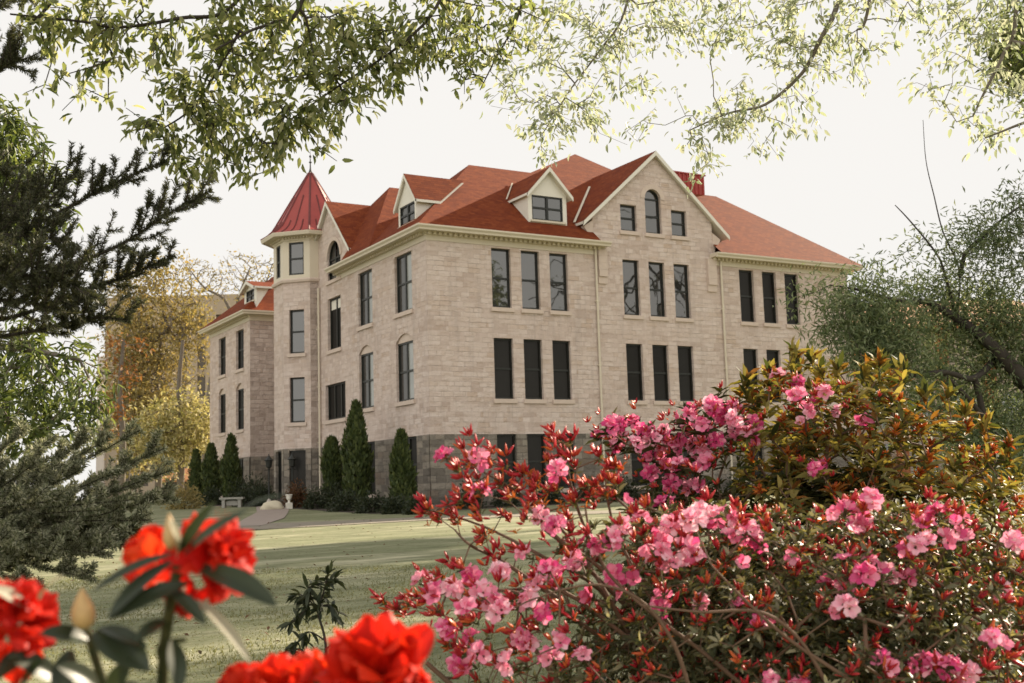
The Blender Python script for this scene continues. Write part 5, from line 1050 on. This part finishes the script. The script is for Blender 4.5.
# ================================================================== scarlet rhododendrons close to the camera
def big_leaf(base, tip, w, parent, mat, bend=.12, roll=0.):
    b_, t_ = A(base), A(tip); L = np.linalg.norm(t_-b_); d = (t_-b_)/L; n = unit(-FW*.6+UP*.7+RT*roll); s = unit(np.cross(d, n)); n = np.cross(s, d); V = []; nl, nw = 12, 6
    for i in range(nl+1):
        u = i/nl; ww = w*(math.sin(math.pi*min(1, u*.93+.04))**.75)*(1 if u < .98 else .5); c_ = b_+d*L*u+n*(bend*L*4*u*(1-u)*.5-.06*L*u*u)
        for j in range(nw+1): v = j/nw-.5; V.append(c_+s*v*ww+n*(abs(v)*ww*.28-.02*ww*math.cos(v*40)*0))
    F = [[i*(nw+1)+j, i*(nw+1)+j+1, (i+1)*(nw+1)+j+1, (i+1)*(nw+1)+j] for i in range(nl) for j in range(nw)]
    return np_obj('leaf', V, [A(F)], mat, parent, smooth=True)
ORG = [cluster_mesh('flower_head', nf, .022, .044, .044, fl_, 1.3, M['orange'], 5, 5, .95) for nf, fl_ in ((7, .75), (8, .6), (6, .9))]
TULIP = cluster_mesh('flower_head', 5, .018, .066, .056, .38, 1.2, M['orange'], 6, 6, .6)
def head(parent, px, py, d, dirv, mesh, k):
    o = link(bpy.data.objects.new('flower_head', mesh), parent); p = at(px, py, d); Rm = rot_to(unit(A(dirv, float))); off = origin_of(parent); o.matrix_local = Matrix([[*(Rm[i]*k), p[i]-off[i]] for i in range(3)]+[[0, 0, 0, 1]])
def bud_big(parent, px, py, d, h, w, mat):
    m_ = MB(); b0 = at(px, py+h, d); t0 = at(px-2, py, d); r = w*d/F_PX/2
    m_.tube([b0+(t0-b0)*u for u in (0, .12, .3, .5, .7, .88, 1)], [r*x for x in (.45, .85, 1, .9, .62, .3, .05)], 10); m_.build('flower_bud', mat, parent, smooth=True)
dO = 1.25
t1 = thing('scarlet_rhododendron', 'blurred near rhododendron with one scarlet head above dark leathery leaves', 'shrub', ground(at(150, 600, dO), 0))
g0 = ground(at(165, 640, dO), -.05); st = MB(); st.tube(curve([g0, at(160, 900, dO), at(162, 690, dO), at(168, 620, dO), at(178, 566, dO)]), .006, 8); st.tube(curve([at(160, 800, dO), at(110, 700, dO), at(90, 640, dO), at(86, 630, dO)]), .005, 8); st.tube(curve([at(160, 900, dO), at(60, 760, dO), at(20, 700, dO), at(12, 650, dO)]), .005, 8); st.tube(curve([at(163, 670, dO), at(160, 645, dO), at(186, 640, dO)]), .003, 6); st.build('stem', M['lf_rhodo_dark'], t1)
head(t1, 206, 560, dO+.03, RT*.55+UP*.35-FW*.55, ORG[0], .92); head(t1, 158, 560, dO+.03, -RT*.6+UP*.25-FW*.4, ORG[2], .68); head(t1, 190, 590, dO+.03, -UP*.5-FW*.5+RT*.1, ORG[2], .55)
head(t1, 10, 630, dO, -FW*.6+UP*.6+RT*.1, ORG[1], .95)
for (bx, by, tx, ty, w, mt, rl) in ((172, 562, 106, 616, .026, 'lf_big', -.3), (188, 583, 110, 616, .026, 'lf_big', 0), (198, 567, 276, 602, .034, 'lf_big', .3), (172, 554, 92, 588, .016, 'lf_big', -.2), (180, 552, 212, 503, .016, 'lf_big', .5), (184, 556, 244, 508, .016, 'lf_big', .4), (240, 512, 284, 492, .007, 'lf_big', .2), (196, 600, 252, 659, .017, 'lf_bigpale', .6), (172, 640, 180, 690, .024, 'lf_big', .5), (95, 632, 148, 668, .042, 'lf_big', 0), (88, 640, 42, 632, .026, 'lf_big', .1), (44, 644, -12, 682, .032, 'lf_big', -.2), (100, 628, 146, 645, .02, 'lf_big', .2), (70, 650, 60, 700, .03, 'lf_big', 0), (176, 558, 172, 520, .020, 'lf_bigpale', .2), (40, 600, 60, 575, .02, 'lf_bigpale', .3), (30, 610, -10, 585, .02, 'lf_bigpale', .1), (60, 680, 10, 655, .03, 'lf_big', .3), (100, 690, 60, 665, .03, 'lf_big', .2), (110, 700, 130, 660, .028, 'lf_big', .4), (20, 700, 40, 660, .03, 'lf_big', 0), (150, 700, 115, 690, .03, 'lf_big', .1), (165, 620, 135, 640, .018, 'lf_big', .2), (170, 590, 205, 622, .02, 'lf_big', .3)):
    big_leaf(at(bx, by, dO-.01), at(tx, ty, dO-.05), w*.88, t1, M[mt], .1, rl)
M['budcream'] = simple('cream_flower_bud', (.52, .33, .14), .55, .35, 60); bud_big(t1, 84, 588, dO-.02, 40, 24, M['budcream']); bud_big(t1, 171, 513, dO, 36, 15, M['budcream'])
t2 = thing('scarlet_rhododendron', 'blurred near rhododendron whose two scarlet heads rise from the bottom edge beside the azalea', 'shrub', ground(at(330, 700, 1.35), 0))
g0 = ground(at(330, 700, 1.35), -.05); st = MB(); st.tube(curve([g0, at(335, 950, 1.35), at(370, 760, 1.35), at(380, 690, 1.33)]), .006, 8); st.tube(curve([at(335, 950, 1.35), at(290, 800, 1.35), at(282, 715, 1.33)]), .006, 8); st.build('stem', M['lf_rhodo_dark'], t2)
head(t2, 381, 688, 1.3, UP*1.0-FW*.3, TULIP, 1.0); head(t2, 395, 690, 1.34, UP*.9+RT*.5, ORG[0], .75); head(t2, 280, 700, 1.3, UP*1.0-FW*.2, TULIP, .62); head(t2, 310, 688, 1.33, UP*1.0+RT*.2, ORG[0], .7); head(t2, 245, 692, 1.33, UP*.9-RT*.4, ORG[2], .6)
for (bx, by, tx, ty) in ((330, 720, 320, 676), (360, 720, 330, 700), (400, 730, 450, 690), (260, 730, 215, 700)): big_leaf(at(bx, by, 1.3), at(tx, ty, 1.27), .03, t2, M['lf_big'], .1, 0)
# ================================================================== grass blades and fallen leaves
n = 70000; s = 7+15*rng.uniform(0, 1, n)**1.1; l = rng.uniform(-.52, .50, n)*s; f2 = unit(A([FW[0], FW[1], 0])); P = CAM+l[:, None]*_r+s[:, None]*f2; P[:, 2] = gz(P[:, 0], P[:, 1])-.004
h = (.022+.022*rng.uniform(0, 1, n))*(1+.5*np.sin(P[:, 0]*1.7+np.cos(P[:, 1]*1.3)*2)); D = A([0, 0, 1.])+rng.normal(0, .55, (n, 3))
M['blade'] = leafmat('pale_grass_blade', [(.14, .145, .075), (.20, .195, .11), (.25, .24, .15), (.17, .17, .09)], .3)
V, F = scatter(P, D, rng.normal(0, 1, (n, 3)), h, .008+.0007*s, NEEDLE); tag(np_obj('grass_blades', V, F, M['blade']), kind='stuff')
n = 520; s = 9+34*rng.uniform(0, 1, n); l = rng.uniform(-.4, .1, n)*s; P = CAM+l[:, None]*_r+s[:, None]*f2; P[:, 2] = gz(P[:, 0], P[:, 1])+.035
V, F = scatter(P, rng.normal(0, 1, (n, 3))*A([1, 1, .15]), A([0, 0, 1.])+rng.normal(0, .25, (n, 3)), .09*rng.uniform(.6, 1.3, n), .05, LEAF4); tag(np_obj('fallen_leaves', V, F, M['lf_redshrub']), kind='stuff')
# ================================================================== light
SUN_AZ, SUN_EL = math.radians(72), math.radians(26)       # azimuth clockwise from +y
sd = A([math.sin(SUN_AZ)*math.cos(SUN_EL), math.cos(SUN_AZ)*math.cos(SUN_EL), math.sin(SUN_EL)])
sl = bpy.data.lights.new('sun', 'SUN'); sl.energy = 5.0; sl.angle = math.radians(.6); sl.color = (1.0, .86, .66); so = link(bpy.data.objects.new('sun', sl)); so.rotation_euler = Vector(sd).to_track_quat('Z', 'Y').to_euler()
w = bpy.data.worlds.new('World'); SC.world = w; w.use_nodes = True; nt = w.node_tree; bg = nt.nodes['Background']
sky = nt.nodes.new('ShaderNodeTexSky'); sky.sky_type = 'NISHITA'; sky.sun_disc = False; sky.sun_elevation = SUN_EL; sky.sun_rotation = SUN_AZ; sky.dust_density = 1.2; sky.air_density = 1.2; sky.altitude = 100
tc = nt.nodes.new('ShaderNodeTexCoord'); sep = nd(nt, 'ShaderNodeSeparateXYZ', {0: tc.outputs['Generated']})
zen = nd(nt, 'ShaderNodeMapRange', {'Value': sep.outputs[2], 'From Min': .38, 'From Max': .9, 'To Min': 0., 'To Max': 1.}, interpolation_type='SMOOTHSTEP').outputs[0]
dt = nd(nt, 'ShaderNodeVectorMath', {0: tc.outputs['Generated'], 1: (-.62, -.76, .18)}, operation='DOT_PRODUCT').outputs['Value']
back = nd(nt, 'ShaderNodeMapRange', {'Value': dt, 'From Min': -.25, 'From Max': .75, 'To Min': 0., 'To Max': 1.}, interpolation_type='SMOOTHSTEP').outputs[0]  # extra glow added to the sky behind the camera, fill for the shaded facades
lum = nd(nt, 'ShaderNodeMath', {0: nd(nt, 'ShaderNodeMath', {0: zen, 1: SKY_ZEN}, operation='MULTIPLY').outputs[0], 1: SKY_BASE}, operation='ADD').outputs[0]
lum = nd(nt, 'ShaderNodeMath', {0: nd(nt, 'ShaderNodeMath', {0: back, 1: SKY_BACK_FILL}, operation='MULTIPLY').outputs[0], 1: lum}, operation='ADD').outputs[0]
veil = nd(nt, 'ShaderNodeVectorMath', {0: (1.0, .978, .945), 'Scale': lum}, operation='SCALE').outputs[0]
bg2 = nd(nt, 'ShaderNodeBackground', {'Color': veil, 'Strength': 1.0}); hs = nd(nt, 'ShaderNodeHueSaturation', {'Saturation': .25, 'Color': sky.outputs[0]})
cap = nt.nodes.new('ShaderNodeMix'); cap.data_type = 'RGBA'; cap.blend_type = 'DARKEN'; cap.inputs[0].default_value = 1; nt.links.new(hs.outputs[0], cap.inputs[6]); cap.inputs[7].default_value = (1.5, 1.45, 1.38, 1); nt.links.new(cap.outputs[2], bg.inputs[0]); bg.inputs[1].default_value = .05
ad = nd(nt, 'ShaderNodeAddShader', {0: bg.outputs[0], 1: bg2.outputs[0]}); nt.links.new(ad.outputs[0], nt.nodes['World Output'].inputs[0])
vs = SC.view_settings; vs.view_transform = 'Standard'; vs.look = 'None'; vs.exposure = EXPO; vs.gamma = 1; vs.use_curve_mapping = False
SC.render.engine = 'CYCLES'; SC.cycles.use_denoising = True; SC.cycles.max_bounces = 6; SC.cycles.transparent_max_bounces = 4; SC.cycles.sample_clamp_indirect = 6
